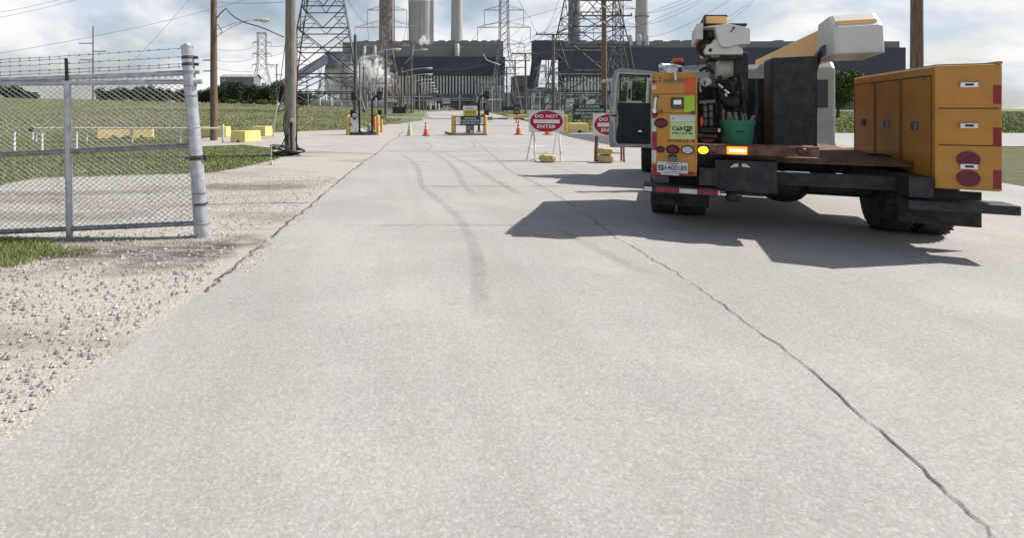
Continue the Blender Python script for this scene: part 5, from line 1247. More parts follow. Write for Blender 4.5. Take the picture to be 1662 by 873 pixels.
cone(889, 219.0, 196, 12.5, 'orange traffic cone mostly hidden behind the left do not enter sign', 'cone_or')

# ================================================================== SIGNS
def dne(x0, x1, yt, yb, D, label, legs, legm, tilt=0, thick=.02, bags=()):
    s_ = D/F; cxp = (x0+x1)/2; t = thing('do_not_enter_sign', label, 'sign', (P(cxp, D), D, 0)); w_ = (x1-x0)*s_; z0, z1 = H(yb, D), H(yt, D)
    b_ = MB(); r_ = .035; pts = []
    for sx, sz, a0 in ((1, 1, 0), (-1, 1, 90), (-1, -1, 180), (1, -1, 270)):
        for k in range(5):
            a = R(a0+k*22.5); pts.append(((w_/2-r_)*sx+r_*math.cos(a), (z0+z1)/2+((z1-z0)/2-r_)*sz+r_*math.sin(a)))
    b_.prism(pts, lambda a, b1, d: Vector((a, d, b1)), -thick, 0); bd = b_.build('board', M['sign_white'], t); bd.rotation_euler = (0, R(tilt), 0)
    b_ = MB(); rx, rz = w_/2*.93, (z1-z0)/2*.95; zc_ = (z0+z1)/2; n_ = 48
    b_.prism([(rx*math.cos(6.2832*k/n_), zc_+rz*math.sin(6.2832*k/n_)) for k in range(n_)], lambda a, b1, d: Vector((a, d, b1)), -thick-.004, -thick+.001); b_.build('red_disc', M['red_sign'], bd)
    b_ = MB(); hh = (z1-z0); b_.box(-rx*.80, rx*.80, -thick-.008, -thick-.003, zc_-hh*.085-.002, zc_+hh*.085-.002); b_.build('white_bar', M['sign_white'], bd)
    text('DO NOT', 'lettering', M['sign_white'], bd, 0, zc_+hh*.235, w_*.66, hh*.155, -thick-.006, .035, 1.1)
    text('ENTER', 'lettering', M['sign_white'], bd, 0, zc_-hh*.235, w_*.54, hh*.155, -thick-.006, .035, 1.1)
    for q in ((-.42, -.44), (.42, -.44), (-.42, .44), (.42, .44)):
        b_ = MB(); b_.lathe([(.012, 0), (.012, -.008), (.004, -.011)], (q[0]*w_, -thick, zc_+q[1]*hh), 8, axis='y'); b_.build('bolt', M['galv_dark'], bd)
    for (xa, ya, xb, yb_, dy) in legs:
        b_ = MB(); pa = Vector((P(xa, D)-t.location.x, .02, H(ya, D))); Df = CH*F/(yb_-CY); pb = Vector((P(xb, Df)-t.location.x, Df-D, 0)); b_.tube(pa, pb, .029, n=6); b_.build('leg', M[legm], t)
    return t
s1 = dne(857.5, 914.5, 179.5, 215, 16.8, 'full do not enter sign on white legs, facing the camera', [(864.5, 214, 855.2, 261, 0), (867, 214, 869, 263, 0), (904, 214, 898, 250.5, 0), (907.5, 214, 911, 263.5, 0)], 'white', tilt=.6)
D = 16.5; s_ = D/F
b_ = MB(); b_.tube((P(857, D)-s1.location.x, -.1, H(240, D)), (P(900, D)-s1.location.x, .6, H(240, D)), .012, n=6); b_.tube((P(869, D)-s1.location.x, -.15, H(249.5, D)), (P(911, D)-s1.location.x, -.15, H(249.5, D)), .018, n=6); b_.build('crossbar', M['white'], s1)
s2 = dne(961.5, 1019, 184.5, 221, 16.6, 'do not enter sign on rusty legs, half hidden by the open truck door', [(967.5, 220, 965.5, 262.5, 0), (969.5, 220, 968.8, 264, 0), (1009, 220, 1008.5, 262, 0), (1012, 220, 1013, 264, 0)], 'rust_leg', tilt=.5)
D = 16.4; b_ = MB(); b_.tube((P(968, D)-s2.location.x, -.15, H(249, D)), (P(1012, D)-s2.location.x, -.15, H(249, D)), .016, n=6); b_.build('crossbar', M['rust_leg'], s2)
def sandbag(x0, x1, y0, y1, D, label, yaw=0.0):
    s_ = D/F; w_ = (x1-x0)*s_; hz = (y1-y0)*s_; zb = max(0.0, H(y1, D)); t = thing('sandbag', label, 'sandbag', (P((x0+x1)/2, D), D, zb), yaw); b_ = MB(); n_, m_ = 16, 12; vs = []
    rs = random.Random(int(x0))
    for i in range(n_+1):
        u = i/n_*2-1; e = (1-abs(u)**5)**.5 if abs(u) < 1 else .0; e = max(e, .25)
        for k in range(m_):
            a = 6.283*k/m_; ca, sa = math.cos(a), math.sin(a); q = (abs(ca)**.55)*(1 if ca > 0 else -1); r2 = (abs(sa)**.6)*(1 if sa > 0 else -1)
            vs.append((u*w_/2+.012*rs.uniform(-1, 1), q*.17*e+.008*rs.uniform(-1, 1), hz/2+r2*hz/2*e*(1+.06*math.sin(u*9))+.008*rs.uniform(-1, 1)*(1 if r2 > -.5 else 0)))
    fs = [(i*m_+k, i*m_+(k+1) % m_, (i+1)*m_+(k+1) % m_, (i+1)*m_+k) for i in range(n_) for k in range(m_)]+[tuple(range(m_)), tuple(n_*m_+k for k in range(m_))]
    b_.add(vs, fs); o = b_.build('sack', M['sandbag'], t, smooth=True); b2 = MB(); b2.tube((-w_/2-.02, 0, hz*.45), (-w_/2+.03, 0, hz*.5), .03, n=8); b2.build('tied_end', M['sandbag'], t)
sandbag(876, 902, 250.5, 263.6, 16.25, 'single yellow sandbag on the ground under the white-legged sign')
sandbag(970.5, 995.5, 251, 264.5, 16.1, 'lower of two yellow sandbags stacked under the rusty-legged sign')
sandbag(971, 994, 240, 251, 16.1, 'upper of two yellow sandbags stacked under the rusty-legged sign', .05)
def green_sign(x0, x1, y0, y1, D, label, lines, posts, yb):
    s_ = D/F; cxp = (x0+x1)/2; t = thing('green_sign', label, 'sign', (P(cxp, D), D, 0)); w_ = (x1-x0)*s_; za, zb = H(y1, D), H(y0, D); b_ = MB(); b_.box(-w_/2, w_/2, -.04, .02, za, zb); bd = b_.build('board', M['green_sign'], t)
    if lines:
        b_ = MB(); e = .6*s_; g_ = .35*s_
        for q in ((-w_/2+g_, w_/2-g_, zb-g_-e*.5, zb-g_), (-w_/2+g_, w_/2-g_, za+g_, za+g_+e*.5), (-w_/2+g_, -w_/2+g_+e*.5, za+g_, zb-g_), (w_/2-g_-e*.5, w_/2-g_, za+g_, zb-g_)): b_.box(q[0], q[1], -.044, -.04, q[2], q[3])
        b_.build('border', M['sign_border'], bd)
    for body, y_, wd, hh in lines: text(body, 'lettering', M['sign_letter'], bd, 0, H(y_, D), wd*s_, hh*s_, -.046, .02)
    for q in posts: b_ = MB(); b_.box((q-cxp)*s_-.06, (q-cxp)*s_+.06, .02, .14, 0, za+.3); b_.build('post', M['green_sign'] if len(lines) else M['galv_dark'], t)
    return t
green_sign(929.5, 983.5, 169.5, 194.5, 46, 'large dark green sign with four white lines behind the yellow block', [('R.M. SCHAHFER', 173.3, 33, 3.6), ('GENERATING STATION', 178.8, 45, 3.6), ('VISITOR/CONTRACTOR', 184.4, 50, 3.8), ('CENTER', 190.3, 26, 4.2)], (931, 981), 205)
green_sign(637, 658.5, 174, 184.5, 100, 'small blank dark green sign left of the far road', [], (638.5, 651), 190)
green_sign(814.5, 833.5, 173.4, 180, 100, 'small dark green sign left of the stop sign', [], (818, 829), 190)
D = 100; sN = green_sign(834, 844, 170, 174.5, 96, 'tiny dark sign just above the stop sign', [], (839,), 190)
D = 60; s_ = D/F; t = thing('stop_sign', 'dark red octagonal stop sign beyond the right gate arm', 'sign', (P(838, D), D, 0)); b_ = MB(); z_ = H(182, D)
b_.prism([(6.4*s_*math.cos(R(22.5+45*k)), z_+5.2*s_*math.sin(R(22.5+45*k))) for k in range(8)], lambda a, b1, d: Vector((a, d, b1)), -.03, 0); bd = b_.build('octagon', M['dark_red'], t)
text('STOP', 'lettering', M['sign_border'], bd, 0, z_, 8*s_, 2.6*s_, -.034, .02); b_ = MB(); b_.box(-.05, .05, 0, .06, 0, z_-.3); b_.build('post', M['galv_dark'], t)
# ================================================================== TRUCK
TH = R(27.7); P0 = Vector((3.775, 7.27)); tr_n = Vector((math.sin(TH), math.cos(TH))); tr_r = Vector((math.cos(TH), -math.sin(TH)))
truck = thing('utility_truck', 'yellow and grey utility truck with derrick boom and open driver door, seen from behind', 'truck', (P0.x, P0.y, 0), -TH)
def tl(px, py, v):
    a, b1 = (px-CX)/F, (CY-py)/F; t = (v+P0.dot(tr_n))/(Vector((a, 1)).dot(tr_n)); q = Vector((a*t, t))-P0
    return Vector((q.dot(tr_r), v, CH+b1*t))
def trect(b_, x0, x1, y0, y1, v0, v1, mi=0):      # a box whose rear face covers the given photo rectangle
    a, c_ = tl(x0, y1, v0), tl(x1, y0, v0); ya = (tl(x0, y1, v0).z+tl(x1, y1, v0).z)/2; yb_ = (tl(x0, y0, v0).z+tl(x1, y0, v0).z)/2
    b_.box(a.x, c_.x, v0, v1, ya, yb_, mi); return b_
def tp_(name, b_, m, parent=None, **k): return b_.build(name, m if not isinstance(m, str) else M[m], parent or truck, **k)
def tdisc(px, py, v, wpx, hpx, th, n=28, prof=None):
    c_ = tl(px, py, v); rx = (tl(px+wpx/2, py, v)-tl(px-wpx/2, py, v)).length/2; rz = abs(tl(px, py-hpx/2, v).z-tl(px, py+hpx/2, v).z)/2
    b_ = MB(); pr_ = prof or [(1, 0), (1, -.6), (.85, -1), (.02, -1.15)]; vs = []
    for r_, h_ in pr_:
        for k in range(n): vs.append((c_.x+math.cos(6.2832*k/n)*rx*r_, v+h_*th, c_.z+math.sin(6.2832*k/n)*rz*r_))
    fs = [(i*n+k, i*n+(k+1) % n, (i+1)*n+(k+1) % n, (i+1)*n+k) for i in range(len(pr_)-1) for k in range(n)]+[tuple(range(n)), tuple((len(pr_)-1)*n+k for k in range(n))]
    b_.add(vs, fs); return b_, c_, rx, rz
UW = 3.30          # body width
cabL = tl(1057.5, 285, 0).x; cabR = tl(1131.5, 285, 0).x; zT = tl(1095, 118.5, 0).z; zB = tl(1095, 285, 0).z
def cabinet(u0, u1, sgn):
    b_ = MB(); b_.box(u0, u1, 0, 2.75, zB, zT); return tp_('tool_cabinet', b_, 'truck_yel', bevel=.015)
cabn = cabinet(cabL, cabR, 1)
cab2 = cabinet(UW-cabR+cabL, UW, -1)
# low flat bed side behind the cabinet and chassis
b_ = MB(); b_.box(.55, .75, -.05, 8.2, .62, .84); b_.box(UW-.75, UW-.55, -.05, 8.2, .62, .84)
for v in (.3, 2.2, 4.0, 5.8): b_.box(.75, UW-.75, v, v+.12, .64, .80)
tp_('chassis_frame', b_, 'steel_dark')
b_ = MB(); b_.box(cabR+.005, UW-cabR-.005, .55, 4.2, .90, .97); tp_('deck', b_, 'rust_shelf')
# seams and small fittings on the cabinet's rear face
b_ = MB()
for y in (153.2, 184): trect(b_, 1058.5, 1130.5, y-.4, y+.4, -.003, .0)
trect(b_, 1064.6, 1065.2, 154, 184, -.003, 0); trect(b_, 1128.3, 1129, 154, 184, -.003, 0)
tp_('door_seam', b_, 'seam', cabn)
b_ = MB(); trect(b_, 1059, 1131, 118.2, 120.6, -.012, 0); trect(b_, 1129.0, 1131.3, 121, 279, -.010, 0); tp_('edge_trim', b_, 'truck_yel_edge', cabn)
b_ = MB(); trect(b_, 1111, 1129, 125.5, 152, -.002, .0); tp_('orange_tape', b_, 'orange_patch', cabn)
b_ = MB(); trect(b_, 1110.5, 1127.3, 156.5, 182, -.004, -.0005); tp_('lime_tape', b_, 'lime_patch', cabn)
for y0, y1 in ((131, 135.5), (187.5, 191.5), (214, 244), (267.5, 278.8)):
    b_ = MB(); trect(b_, 1058.2, 1065.9, y0, y1, -.005, 0); tp_('red_tape', b_, 'refl_red', cabn)
for x0, x1 in ((1058, 1075), (1103, 1127.5)):
    b_ = MB(); trect(b_, x0, x1, 279, 285, -.006, 0); tp_('red_tape', b_, 'refl_red', cabn)
for y0, y1 in ((139, 145.5), (194, 214), (244, 264)):
    b_ = MB(); trect(b_, 1057.8, 1065, y0, y1, -.005, 0); tp_('white_tape', b_, 'refl_white', cabn)
b_ = MB(); trect(b_, 1072, 1102, 281, 284.6, -.03, -.007); tp_('step_label', b_, 'refl_white', cabn)
# top bracket, flood lamps
b_ = MB(); trect(b_, 1077, 1111, 130, 133.4, -.05, 0); tp_('bracket_bar', b_, 'steel_mid', cabn, bevel=.01)
b_ = MB(); 
for x in (1061.5, 1071):
    for y in (127.5, 132.3):
        q, c_, _, _ = tdisc(x, y, 0, 3.4, 2.3, .006, 10); b_.v += [tuple(v) for v in []]; n0 = len(b_.v); b_.add(q.v, q.f)
tp_('vent_hole', b_, 'black', cabn)
b_ = MB(); b_.tube(tl(1096, 118, -.03), tl(1096.5, 131, -.05), .014, n=8); b_.tube(tl(1093, 121, -.06), tl(1099, 121, -.06), .01, n=8); tp_('lamp_stem', b_, 'chrome', cabn, smooth=True)
def flood(px, py, wpx, hpx, v, yaw, lab):
    c_ = tl(px, py, v); s_ = (tl(px+1, py, v)-tl(px, py, v)).length; rx, rz = wpx/2*s_, hpx/2*s_*.98
    b_ = MB(); pr_ = [(.15, .28), (.55, .24), (.85, .14), (1, .02), (1.04, 0), (1.0, -.015)]; vs = []; n = 24
    Mx = Matrix.Rotation(yaw, 3, 'Z')
    for r_, h_ in pr_:
        for k in range(n): vs.append(c_+Mx @ Vector((math.cos(6.2832*k/n)*rx*r_, h_*1.1, math.sin(6.2832*k/n)*rz*r_)))
    b_.add(vs, [(i*n+k, i*n+(k+1) % n, (i+1)*n+(k+1) % n, (i+1)*n+k) for i in range(len(pr_)-1) for k in range(n)]+[tuple(range(n))])
    h = tp_('flood_lamp', b_, 'chrome', smooth=True); b_ = MB()
    vs = [c_+Mx @ Vector((math.cos(6.2832*k/n)*rx*r_, h_, math.sin(6.2832*k/n)*rz*r_)) for r_, h_ in ((.98, -.005), (.7, -.02), (.05, -.025)) for k in range(n)]
    b_.add(vs, [(i*n+k, i*n+(k+1) % n, (i+1)*n+(k+1) % n, (i+1)*n+k) for i in range(2) for k in range(n)]+[tuple(2*n+k for k in range(n))]); tp_('lens', b_, 'lens_clear', h, smooth=True)
flood(1089.5, 113, 24, 17.5, -.04, .25, ''); flood(1073, 108.5, 11, 13, .08, -1.0, '')
b_ = MB(); b_.tube(tl(1073, 108, .12), tl(1086, 112, .1), .05, n=10); b_.tube(tl(1078, 112, .12), tl(1078, 119, .12), .02, n=8); tp_('lamp_yoke', b_, 'chrome', smooth=True)
# beacon on the cab roof behind
# latch and handle plates
b_ = MB(); trect(b_, 1089.5, 1109.3, 159, 177, -.022, 0); tp_('latch_frame', b_, 'black', cabn, bevel=.012)
b_ = MB(); trect(b_, 1091.5, 1107.3, 160.8, 175, -.03, -.022); lf = tp_('latch_plate', b_, 'steel_mid', cabn, bevel=.006)
b_ = MB(); trect(b_, 1093.5, 1105.5, 163, 170, -.034, -.03); tp_('paddle', b_, 'chrome', lf); b_ = MB(); trect(b_, 1093.5, 1105.5, 170.5, 173, -.034, -.03); tp_('recess', b_, 'black', lf)
b_ = MB(); b_.tube(tl(1064.5, 158, -.03), tl(1062.5, 178, -.05), .012, n=8); b_.tube(tl(1062.5, 178, -.05), tl(1062.8, 184, -.05), .03, .02, n=8); h_ = tp_('pull_handle', b_, 'chrome', cabn, smooth=True)
b_ = MB(); trect(b_, 1058.5, 1067.5, 180, 187, -.05, 0); tp_('handle_base', b_, 'black', cabn, bevel=.008)
b_ = MB(); trect(b_, 1060, 1069.5, 157, 159, -.015, 0); trect(b_, 1072, 1075.5, 179.3, 182.5, -.02, 0); trect(b_, 1122, 1127.5, 181, 185.5, -.02, 0); tp_('catch', b_, 'rusty', cabn)
# labels
b_ = MB(); trect(b_, 1087, 1129.2, 187, 197.8, -.003, 0); pls = tp_('blank_label', b_, 'lamp_grey', cabn); b_ = MB(); trect(b_, 1091.5, 1094.5, 192.2, 193.6, -.005, -.003); tp_('print', b_, 'ink', pls)
b_ = MB(); trect(b_, 1087.5, 1128.6, 198.2, 226, -.004, 0); lab = tp_('dig_label', b_, 'label_green', cabn)
def ttext(body, px, py, wpx, hpx, m, parent, v=-.006, bold=.03, sp=1.0):
    c_ = tl(px, py, v); s_ = (tl(px+1, py, v)-tl(px, py, v)).length; hz = abs(tl(px, py-hpx/2, v).z-tl(px, py+hpx/2, v).z)
    return text(body, 'lettering', M[m], parent, c_.x, c_.z, wpx*s_, hz, v, bold, sp)
ttext('Call', 1099, 208.8, 17, 6.6, 'ink', lab); ttext('before you dig', 1107, 216.8, 33, 3.6, 'ink', lab, bold=.04)
b_ = MB(); trect(b_, 1110, 1123.3, 205.3, 211.6, -.006, -.0045); b_.prism([(tl(x, y, 0).x, tl(x, y, 0).z) for x, y in ((1111.5, 211.6), (1122, 211.6), (1119, 214.2), (1114, 214.2))], lambda a, b1, d: Vector((a, d, b1)), -.006, -.0045); lg = tp_('badge', b_, 'ink', lab)
ttext('811', 1116.6, 208.8, 10, 4.6, 'label_green', lab, v=-.0085, bold=.02)
ttext('504829-5', 1105, 229, 44, 3.8, 'ink', cabn, v=-.003, bold=.02, sp=1.15)
# rear lamps on the cabinet
def lamp(px, py, wpx, hpx, m, nm='tail_lamp', par=None):
    b_, c_, rx, rz = tdisc(px, py, -.001, wpx, hpx, .02); o = tp_(nm, b_, 'rubber', par or cabn, smooth=True)
    b_, *_ = tdisc(px, py, -.021, wpx*.82, hpx*.80, .016, prof=[(1, 0), (.9, -.6), (.6, -.9), (.02, -1)]); tp_('lens', b_, m, o, smooth=True)
lamp(1072.6, 200.4, 22.5, 16, 'lamp_red'); lamp(1072, 242.7, 14, 10.5, 'lamp_red', 'marker_lamp'); lamp(1092, 243, 22, 15.5, 'lamp_red'); lamp(1115.8, 243.8, 21, 15, 'lamp_white', 'reverse_lamp')
b_, *_ = tdisc(1091.5, 257.8, -.001, 14, 10, .05); pl_ = tp_('plate_lamp', b_, 'steel_mid', cabn, smooth=True)
b_ = MB(); trect(b_, 1084.5, 1098.5, 252.5, 256, -.045, 0); tp_('plate_lamp_hood', b_, 'black', cabn, bevel=.006)
b_ = MB(); trect(b_, 1066.3, 1116.3, 263.3, 281, -.018, -.006); plate = tp_('licence_plate', b_, 'plate', cabn, bevel=.004)
ttext('A400189', 1095.5, 272.8, 37, 8.6, 'ink_blue', plate, v=-.0205, bold=.015, sp=1.05); ttext('INDIANA', 1091.5, 266, 19, 2.2, 'ink_blue', plate, v=-.0205, bold=.02)
b_ = MB(); trect(b_, 1068.3, 1077, 268, 276.5, -.0205, -.018); em = tp_('plate_emblem', b_, 'ink_blue', plate); b_ = MB(); trect(b_, 1070, 1075.5, 270.5, 272, -.0225, -.0205); trect(b_, 1070, 1074, 273.5, 274.6, -.0225, -.0205); tp_('emblem_mark', b_, 'lamp_grey', em)
b_ = MB(); trect(b_, 1078, 1106, 278.7, 279.4, -.0205, -.018); 
for x in (1077, 1105.5): q, *_ = tdisc(x, 265.6, -.018, 2, 1.5, .006, 8); b_.add(q.v, q.f)
tp_('plate_bolt', b_, 'steel_mid', plate)
# tail shelf with lit lamps
b_ = MB(); trect(b_, 1129.5, 1330, 236.5, 252.5, .02, .35); tp_('tail_shelf', b_, 'rust_shelf', bevel=.008)
b_, *_ = tdisc(1141.5, 244, .02, 21, 15, .02); o = tp_('flasher', b_, 'rubber', smooth=True); b_, *_ = tdisc(1141.3, 244, -.002, 17, 12, .02, prof=[(1, 0), (.9, -.6), (.6, -.9), (.02, -1)]); tp_('lens', b_, 'amber_on', o, smooth=True)
b_ = MB(); trect(b_, 1180, 1213, 238.5, 251, -.01, .02); o = tp_('flasher', b_, 'orange_on', bevel=.008); b_ = MB(); trect(b_, 1184, 1210, 243, 247, -.016, -.008); tp_('lens', b_, 'hot_on', o, bevel=.004)
b_ = MB(); trect(b_, 1154, 1161, 247, 252, 0, .02); tp_('catch', b_, 'black')
b_, *_ = tdisc(1302, 246, .02, 20, 14, .02); o = tp_('tail_lamp', b_, 'rubber', smooth=True); b_, *_ = tdisc(1302, 246, -.002, 16, 11, .02); tp_('lens', b_, 'lamp_red', o)
# under shelf
b_ = MB(); trect(b_, 1131, 1168, 253, 303, .30, .5); tp_('back_panel', b_, 'black'); b_ = MB(); trect(b_, 1160, 1262, 261, 313, .05, .45); hb = tp_('hitch_box', b_, 'steel_dark', bevel=.012)
b_ = MB()
for s1 in (-1, 1):
    b_.prism([(tl(1202+s1*x, y, 0).x, tl(1202+s1*x, y, 0).z) for x, y in ((3, 266.5), (9, 266.5), (17, 272.5), (12, 272.5), (6, 270), (9, 273.2), (3, 270.5))], lambda a, b1, d: Vector((a, d, b1)), .035, .05)
tp_('emblem', b_, 'lamp_grey', hb)
b_ = MB(); trect(b_, 1180, 1240, 314, 318, .1, .3); b_.tube(tl(1180, 320, .15), tl(1192, 326, .12), .02, n=8); b_.lathe([(.05, -.05), (.07, 0), (.05, .05)], tuple(tl(1187, 321, .1)), 12); b_.tube(tl(1200, 318, .1), tl(1200, 328, .1), .03, n=10); tp_('tow_hook', b_, 'steel_dark')
# bumper
b_ = MB(); a_, c_ = tl(1044.5, 302, -.12), tl(1170, 306, -.12); b_.box(a_.x, c_.x, -.12, .22, tl(1105, 315.8, -.12).z, tl(1105, 303.2, -.12).z); bm_ = tp_('step_bumper', b_, 'steel_dark', bevel=.01)
b_ = MB(); uR = UW-c_.x-.05; b_.box(UW-c_.x, UW-a_.x, -.12, .22, tl(1105, 315.8, -.12).z, tl(1105, 303.2, -.12).z); bm2 = tp_('step_bumper', b_, 'steel_dark', bevel=.01)
zz0, zz1 = tl(1105, 313.6, -.125).z, tl(1105, 306.3, -.125).z
for x0, x1, m, nm in ((1045.5, 1058, 'lamp_grey', 'end_label'), (1064, 1101, 'refl_red', 'red_tape'), (1102.5, 1131.5, 'refl_white', 'maker_label'), (1133, 1164, 'refl_red', 'red_tape'), (1165, 1169, 'lamp_grey', 'end_label')):
    b_ = MB(); b_.box(tl(x0, 310, -.125).x, tl(x1, 310, -.125).x, -.125, -.119, zz0, zz1); tp_(nm, b_, m, bm_)
# mud flap and rear wheels
b_ = MB(); b_.box(tl(1056, 330, .45).x, tl(1151, 330, .45).x, .44, .46, tl(1100, 334, .45).z, .66); tp_('mud_flap', b_, 'rubber')
b_ = MB(); b_.box(UW-tl(1151, 330, .45).x, UW-tl(1056, 330, .45).x, .44, .46, tl(1100, 334, .45).z, .66); tp_('mud_flap', b_, 'rubber')
b_ = MB(); b_.prism([(tl(x, y, .3).x, tl(x, y, .3).z) for x, y in ((1057, 286), (1085, 286), (1085, 301), (1062, 301))], lambda a, b1, d: Vector((a, d, b1)), .28, .32); tp_('flap_bracket', b_, 'steel_mid')
def wheel(uc, vc, w_, r_, name='wheel'):
    b_ = MB(); pr_ = [(r_*.55, -w_/2), (r_*.90, -w_/2), (r_*.98, -w_/2+.03), (r_, -w_/2+.07), (r_, w_/2-.07), (r_*.98, w_/2-.03), (r_*.90, w_/2), (r_*.55, w_/2)]
    b_.lathe(pr_, (uc, vc, r_), 36, axis='x')
    for k in range(30):
        a = 6.283*k/30; c0 = Vector((uc, vc+math.cos(a)*r_*1.0, r_+math.sin(a)*r_*1.0)); d1 = Vector((w_*.30, 0, 0)); rad = Vector((0, math.cos(a), math.sin(a)))
        for s1 in (-1, 1): b_.tube(c0+Vector((s1*w_*.12, 0, 0))-rad*.004, c0+Vector((s1*w_*.46, 0, 0))-rad*.012+Vector((0, -math.sin(a), math.cos(a)))*.03, .013, n=4)
    o = tp_(name, b_, 'rubber', smooth=True)
    b_ = MB(); b_.lathe([(.05, -w_*.5), (r_*.2, -w_*.48), (r_*.25, -w_*.3), (r_*.55, -w_*.35), (r_*.58, -w_*.45), (r_*.58, w_*.45), (r_*.5, w_*.3), (.05, w_*.3)], (uc, vc, r_), 24, axis='x'); tp_('rim', b_, 'white_dirty', o, smooth=True)
wr = .50; ua = tl(1057, 345, 1.1).x; ub = tl(1095.5, 345, 1.1).x; uc_ = tl(1101.5, 345, 1.1).x; ud = tl(1146, 345, 1.1).x
for q in (((ua+ub)/2, ub-ua), ((uc_+ud)/2, ud-uc_)):
    wheel(q[0], 1.35, q[1], wr); wheel(UW-q[0], 1.35, q[1], wr)
b_ = MB(); b_.tube((ua+.1, 1.35, wr), (UW-ua-.1, 1.35, wr), .09, n=12); b_.ell((UW/2, 1.35, wr), .3, .25, .22); tp_('rear_axle', b_, 'steel_dark', smooth=True)
fu = tl(1041, 265, 7.3).x
wheel(fu+.17, 7.4, .34, .50, 'front_wheel'); wheel(UW-fu-.17, 7.4, .34, .50, 'front_wheel'); b_ = MB(); b_.tube((fu+.3, 7.4, .5), (UW-fu-.3, 7.4, .5), .07, n=10); tp_('front_axle', b_, 'steel_dark', smooth=True)
# cab
c0, c1 = 5.35, 7.0; zr = tl(1120, 108, 5.4).z; cu0 = .14
b_ = MB(); f = lambda v, z, u: Vector((u, v, z))
b_.prism([(c0, .75), (8.35, .75), (8.35, 1.45), (7.15, 1.62), (6.75, zr-.16), (6.45, zr-.02), (c0+.15, zr), (c0, zr-.12)], f, cu0, UW-cu0); cab = tp_('cab', b_, 'cab_grey', bevel=.05)
b_ = MB(); b_.box(cu0+.12, UW-cu0-.12, c0-.006, c0+.02, 1.62, zr-.35); tp_('rear_window', b_, 'gap', cab)
b_ = MB(); b_.prism([(c0+.95, .95), (6.95, .95), (6.95, 1.62), (6.60, zr-.28), (c0+.95, zr-.28)], f, cu0-.004, cu0+.25); tp_('door_opening', b_, 'cab_trim', cab)
b_ = MB(); b_.prism([(c0+.95, .95), (6.95, .95), (6.95, 1.62), (6.60, zr-.28), (c0+.95, zr-.28)], f, UW-cu0-.01, UW-cu0+.012); tp_('door', b_, 'cab_grey', cab)
b_ = MB(); b_.box(cu0+.2, UW-cu0-.2, 8.34, 8.42, .62, .95); tp_('front_bumper', b_, 'chrome', bevel=.02)
b_ = MB(); b_.prism([(7.16, 1.66), (6.82, zr-.24), (6.80, zr-.24), (7.12, 1.66)], f, cu0+.18, UW-cu0-.18); tp_('windscreen', b_, 'gap', cab)
for q in (cu0+.35, UW-cu0-.35):
    b_ = MB(); b_.lathe([(.12, 0), (.12, .03), (.02, .05)], (q, 8.35, 1.15), 16, axis='y'); tp_('headlight', b_, 'lens_clear')
# fender front left
b_ = MB(); b_.prism([(6.85, .6), (7.0, .95), (7.4, 1.1), (7.8, .95), (7.95, .6), (8.05, .6), (7.95, 1.1), (7.5, 1.28), (7.2, 1.28), (6.85, 1.1)], f, .02, .5); tp_('fender', b_, 'cab_grey', cab)
# cab roof shell piece seen over the cabinet, light bar and beacon
b_ = MB(); b_.prism([(tl(x, y, 5.6).x, tl(x, y, 5.6).z) for x, y in ((1100, 112.5), (1112, 108.5), (1130, 106.8), (1165, 106.2), (1210, 106), (1210, 118), (1100, 118))], lambda a, b1, d: Vector((a, d, b1)), 5.45, 6.4); tp_('roof_fairing', b_, 'cab_grey', bevel=.02)
b_ = MB(); a_ = tl(1099, 100, 3.0); trect(b_, 1090, 1109, 95.5, 103.5, 2.6, 2.9); be = tp_('beacon', b_, 'beacon', bevel=.03)
b_ = MB(); trect(b_, 1088, 1111, 103.2, 105.4, 2.55, 2.95); b_.tube(tl(1103, 105, 2.75), tl(1105, 119, 2.7), .03, n=8); tp_('beacon_base', b_, 'black', be)
b_ = MB(); trect(b_, 1126, 1131, 117, 120, .3, 2.7); tp_('edge_trim', b_, 'truck_yel_edge', cabn)
b_ = MB(); b_.tube(tl(1132.5, 101, 3), tl(1132.5, 108, 3), .012, n=6); tp_('aerial', b_, 'black')
# open door: built flat at v = dv, seen from its inner side
dv = 6.35
def dpoly(pts, v0, v1, name, m, parent=None, bevel=0): b_ = MB(); b_.prism([(tl(x, y, dv).x, tl(x, y, dv).z) for x, y in pts], lambda a, b1, d: Vector((a, d, b1)), dv+v0, dv+v1); return tp_(name, b_, m, parent, bevel=bevel)
outer = [(990, 239), (988.2, 225), (988.5, 190), (989, 165), (992, 140), (995.5, 122), (998, 115), (1003, 111.8), (1012, 111.6), (1058, 116), (1070, 118), (1070, 240), (1040, 240)]
hole = [(1006.5, 163.5), (1007, 121.5), (1010, 120.5), (1053, 123.6), (1054, 166)]
def ring(outer, inner, v0, v1, name, m, parent=None, bevel=0):
    P2 = lambda L_: [Vector((tl(x, y, dv).x, tl(x, y, dv).z, 0)) for x, y in L_]; o_, i_ = P2(outer), P2(inner); tri = tessellate_polygon([o_, i_]); al = o_+i_; n_ = len(al); b_ = MB()
    vs = [(p.x, dv+v0, p.y) for p in al]+[(p.x, dv+v1, p.y) for p in al]; fs = [tuple(t) for t in tri]+[tuple(n_+k for k in t[::-1]) for t in tri]
    for s0, L_ in ((0, len(o_)), (len(o_), len(i_))): fs += [(s0+k, s0+(k+1) % L_, n_+s0+(k+1) % L_, n_+s0+k) for k in range(L_)]
    b_.add(vs, fs); return tp_(name, b_, m, parent, bevel=bevel)
door = ring(outer, hole, 0, .09, 'open_door', 'door_frame', bevel=.012)
ring([(1005.2, 165), (1005.7, 119.8), (1010, 119), (1054.5, 122.3), (1055.5, 166.5)], [(1007.6, 163), (1008, 122.3), (1011, 121.6), (1052, 124.8), (1053, 164.8)], -.012, 0, 'window_seal', 'rubber', door)
